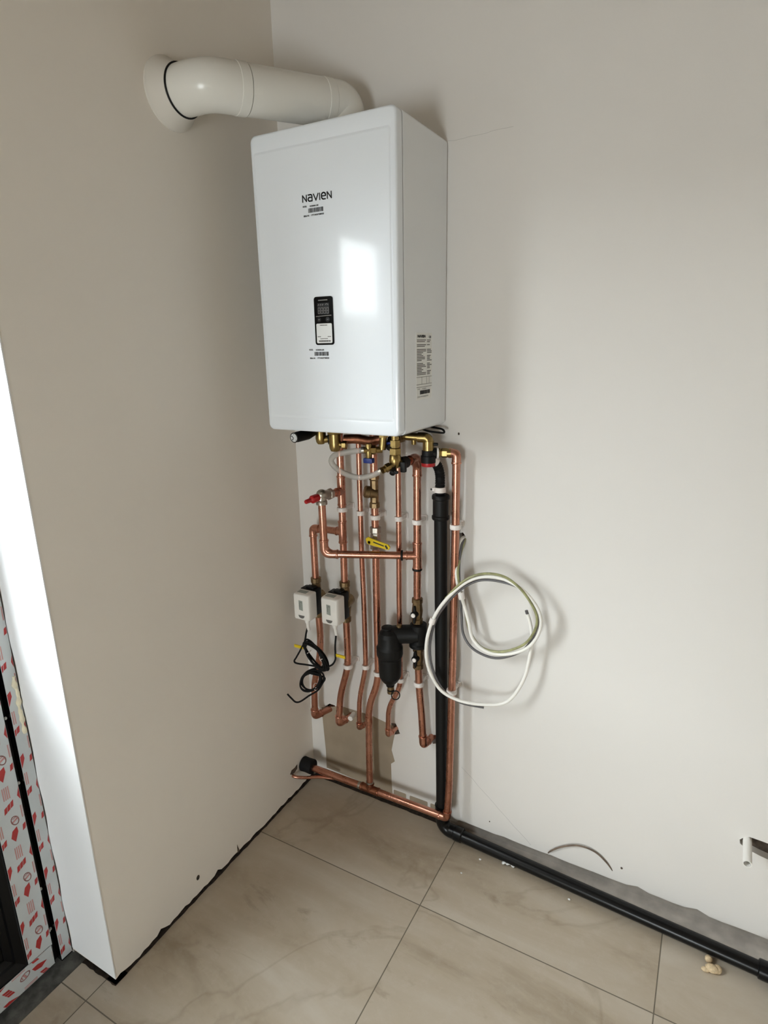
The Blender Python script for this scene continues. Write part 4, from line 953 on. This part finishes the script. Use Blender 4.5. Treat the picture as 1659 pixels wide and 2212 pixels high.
# filling valve
t = thing('filling_valve', 'upright brass filling valve with black T handle under the boiler', 'valve', (0.421, -0.138, 1.19), 'brass valves under the boiler')
mb = MB(); mb.lathe([(0, 0.011), (0.030, 0.011)], (0.421, -0.138, 1.2905), (0, 0, -1), 16); mb.lathe([(0.026, 0.010), (0.028, 0.0140), (0.044, 0.0140), (0.045, 0.011), (0.047, 0.011), (0.049, 0.0160), (0.064, 0.0160), (0.066, 0.0125)], (0.421, -0.138, 1.2905), (0, 0, -1), 6); mb.build('nut_stack', 'brass', t, ang=15)
mb = MB(); mb.lathe([(0.064, 0.012), (0.068, 0.0150), (0.080, 0.0165), (0.092, 0.0150), (0.100, 0.009)], (0.421, -0.138, 1.2905), (0, 0, -1), 20); mb.tube([(0.421, -0.138, 1.203), (0.429, -0.122, 1.200)], 0.0125, 16); mb.tube([(0.421, -0.138, 1.203), (0.411, -0.158, 1.194), (0.402, -0.170, 1.189)], 0.0085, 14); mb.lathe([(0, 0.009), (0.002, 0.0120), (0.014, 0.0120), (0.016, 0.0085)], (0.4145, -0.152, 1.1965), (-0.55, -0.78, -0.32), 6); mb.build('body', 'brass', t, ang=30)
mb = MB(); mb.lathe([(0, 0.012), (0.006, 0.0165), (0.024, 0.0155), (0.028, 0.0115)], (0.4275, -0.126, 1.2005), (0.35, 0.93, 0.05), 16); mb.box(0.436, 0.450, -0.142, -0.128, 1.180, 1.208, 0.003); mb.build('handle', 'black', t)
mb = MB(); mb.lathe([(0, 0.006), (0.010, 0.0075), (0.018, 0.0075), (0.02, 0.004)], (0.424, -0.150, 1.190), (0.10, -0.8, -0.45), 14); mb.box(0.420, 0.440, -0.166, -0.156, 1.180, 1.188, 0.002); mb.build('screw_cap', 'black', t)
# clear hose
hp = smooth_path([(0.350, -0.178, 1.2385), (0.330, -0.186, 1.2360), (0.298, -0.192, 1.2300), (0.270, -0.193, 1.2210), (0.258, -0.190, 1.2050), (0.268, -0.186, 1.1880), (0.295, -0.182, 1.1730), (0.332, -0.178, 1.1655), (0.370, -0.176, 1.1730), (0.400, -0.173, 1.1880)], 8)
mb = MB(); mb.tube(hp, 0.0074, 16, cap=False); hh = tag(mb.build('clear_hose', 'hose'), 'clear plastic filling hose looping between two brass valves under the boiler', 'hose')
for i in (1, -2):
    a, b = hp[i], hp[i - 1 if i > 0 else i + 1]
    mb = MB(); mb.lathe([(-0.0035, 0.0070), (-0.0035, 0.0088), (0.0035, 0.0088), (0.0035, 0.0070)], a, (b - a), 20); sub(hh, 'hose_ring', mb, 'nickel')

# ------------------------------------------------------------------ loose cables on the wall
WHITE = [(0.556,0.018,0.978), (0.558,-0.012,0.980), (0.555,-0.030,0.964), (0.555,-0.045,0.908), (0.565,-0.050,0.851), (0.579,-0.050,0.812), (0.596,-0.050,0.760), (0.610,-0.050,0.707), (0.649,-0.050,0.679), (0.702,-0.050,0.682), (0.758,-0.052,0.713), (0.788,-0.055,0.758), (0.796,-0.058,0.807), (0.779,-0.060,0.849), (0.742,-0.065,0.887), (0.694,-0.070,0.908), (0.641,-0.080,0.907), (0.594,-0.090,0.882), (0.545,-0.100,0.826), (0.513,-0.105,0.766), (0.494,-0.105,0.691), (0.497,-0.100,0.618), (0.531,-0.095,0.553), (0.584,-0.085,0.527), (0.647,-0.070,0.523), (0.702,-0.055,0.533), (0.732,-0.050,0.564), (0.757,-0.045,0.622), (0.767,-0.042,0.679), (0.772,-0.042,0.735), (0.767,-0.045,0.782), (0.758,-0.050,0.814)]
GREY = [(0.558,0.018,0.975), (0.562,-0.012,0.975), (0.561,-0.027,0.954), (0.560,-0.036,0.899), (0.567,-0.040,0.827), (0.572,-0.040,0.765), (0.579,-0.042,0.711), (0.607,-0.045,0.676), (0.656,-0.045,0.661), (0.700,-0.044,0.670), (0.750,-0.044,0.704), (0.776,-0.047,0.751), (0.788,-0.050,0.802), (0.783,-0.053,0.835), (0.746,-0.056,0.879), (0.698,-0.062,0.895), (0.639,-0.075,0.896), (0.591,-0.083,0.868), (0.549,-0.092,0.819), (0.518,-0.096,0.763), (0.502,-0.097,0.689), (0.506,-0.093,0.616), (0.535,-0.088,0.552), (0.584,-0.078,0.517), (0.652,-0.062,0.510)]
GREEN = [(0.559,0.018,0.977), (0.564,-0.010,0.972), (0.560,-0.030,0.931), (0.563,-0.050,0.891), (0.571,-0.043,0.824), (0.585,-0.043,0.776), (0.600,-0.044,0.724), (0.634,-0.046,0.686), (0.689,-0.050,0.687), (0.747,-0.058,0.721), (0.777,-0.062,0.762), (0.788,-0.064,0.808), (0.774,-0.066,0.847), (0.740,-0.070,0.891), (0.695,-0.074,0.917), (0.642,-0.084,0.917), (0.595,-0.094,0.891), (0.547,-0.097,0.834)]
mb = MB(); mb.tube(smooth_path(WHITE, 7), 0.0048, 12); cw_ = tag(mb.build('electric_cable', 'wcable'), 'white cable of the big loop hanging on the wall, right of pipes', 'cable', 'cables looped on the wall')
mb = MB(); mb.tube([(0.758, -0.050, 0.814), (0.7555, -0.051, 0.823)], 0.0042, 10); plabel(sub(cw_, 'cable_end', mb, 'gcable'), 'grey cut end')
mb = MB(); mb.lathe([(-0.009, 0.0050), (-0.009, 0.0085), (0.009, 0.0085), (0.009, 0.0050)], (0.5115, -0.1035, 0.764), (0.30, 0.06, 0.95), 14); sub(cw_, 'tape_band', mb, 'clip')
mb = MB(); mb.lathe([(-0.010, 0.0055), (-0.010, 0.0085), (0.010, 0.0085), (0.010, 0.0055)], (0.5725, -0.046, 0.828), (0.2, 0.0, -0.97), 14); sub(cw_, 'tape_band', mb, 'clip')
mb = MB(); mb.tube(smooth_path(GREY, 7), 0.0036, 10); tag(mb.build('electric_cable', 'gcable'), 'grey cable running inside the white cable loop on the wall', 'cable', 'cables looped on the wall')
mb = MB(); mb.tube(smooth_path(GREEN, 7), 0.0034, 10); tag(mb.build('electric_cable', 'ycable'), 'green and yellow cable along the top of the loop on the wall', 'cable', 'cables looped on the wall')
# thin wire hoop low on the wall
mb = MB(); mb.tube(smooth_path([(0.838, 0.006, 0.030), (0.850, -0.004, 0.055), (0.881, -0.006, 0.086), (0.925, -0.007, 0.111), (0.969, -0.006, 0.110), (1.003, -0.004, 0.086), (1.030, 0.006, 0.045)], 8), lambda q: 0.0024 - 0.0008 * abs(q - 0.45), 8)
tag(mb.build('thin_wire', 'wire'), 'thin brown wire hoop at the wall foot above the floor waste pipe', 'wire')

# ------------------------------------------------------------------ debris on the tiles
r = random.Random(5)
mb = MB()
for q in ((0, 0, 0.010, 0.016, 0.011, 0.009), (0.012, 0.006, 0.008, 0.010, 0.012, 0.008), (-0.008, 0.024, 0.009, 0.009, 0.010, 0.008), (-0.014, -0.006, 0.006, 0.010, 0.006, 0.006)):
    mb.sphere((1.276 + q[0], -0.130 + q[1], q[2] - 0.001), q[3], q[4], q[5], 10)
tag(mb.build('plaster_lump', 'crumb'), 'cream lump of debris on the tiles near the waste pipe elbow', 'debris')
mb = MB(); pts = [(0.722 + 0.006 * i + 0.004 * r.random(), -0.060 - 0.005 * r.random(), 0.004 + 0.008 * abs(math.sin(i * 1.3))) for i in range(7)]
mb.tube(smooth_path(pts, 4), lambda q: 0.003 + 0.0015 * math.sin(q * 17), 6); tag(mb.build('film_scrap', 'sticker'), 'crumpled clear film scrap lying against the floor waste pipe', 'debris')
for (x, y, s, lab) in ((0.660, -0.079, 0.004, 'white crumb on the tiles nearest the waste pipe corner elbow'), (0.628, -0.150, 0.003, 'tiny white crumb on the tile joint corner below the waste pipe'), (0.925, -0.092, 0.004, 'white crumb on the tiles by the middle of the floor waste pipe')):
    mb = MB(); mb.sphere((x, y, s * 0.5), s, s * 0.7, s * 0.6, 8); tag(mb.build('plaster_crumb', 'sticker'), lab, 'debris', 'plaster crumbs on the tiles')
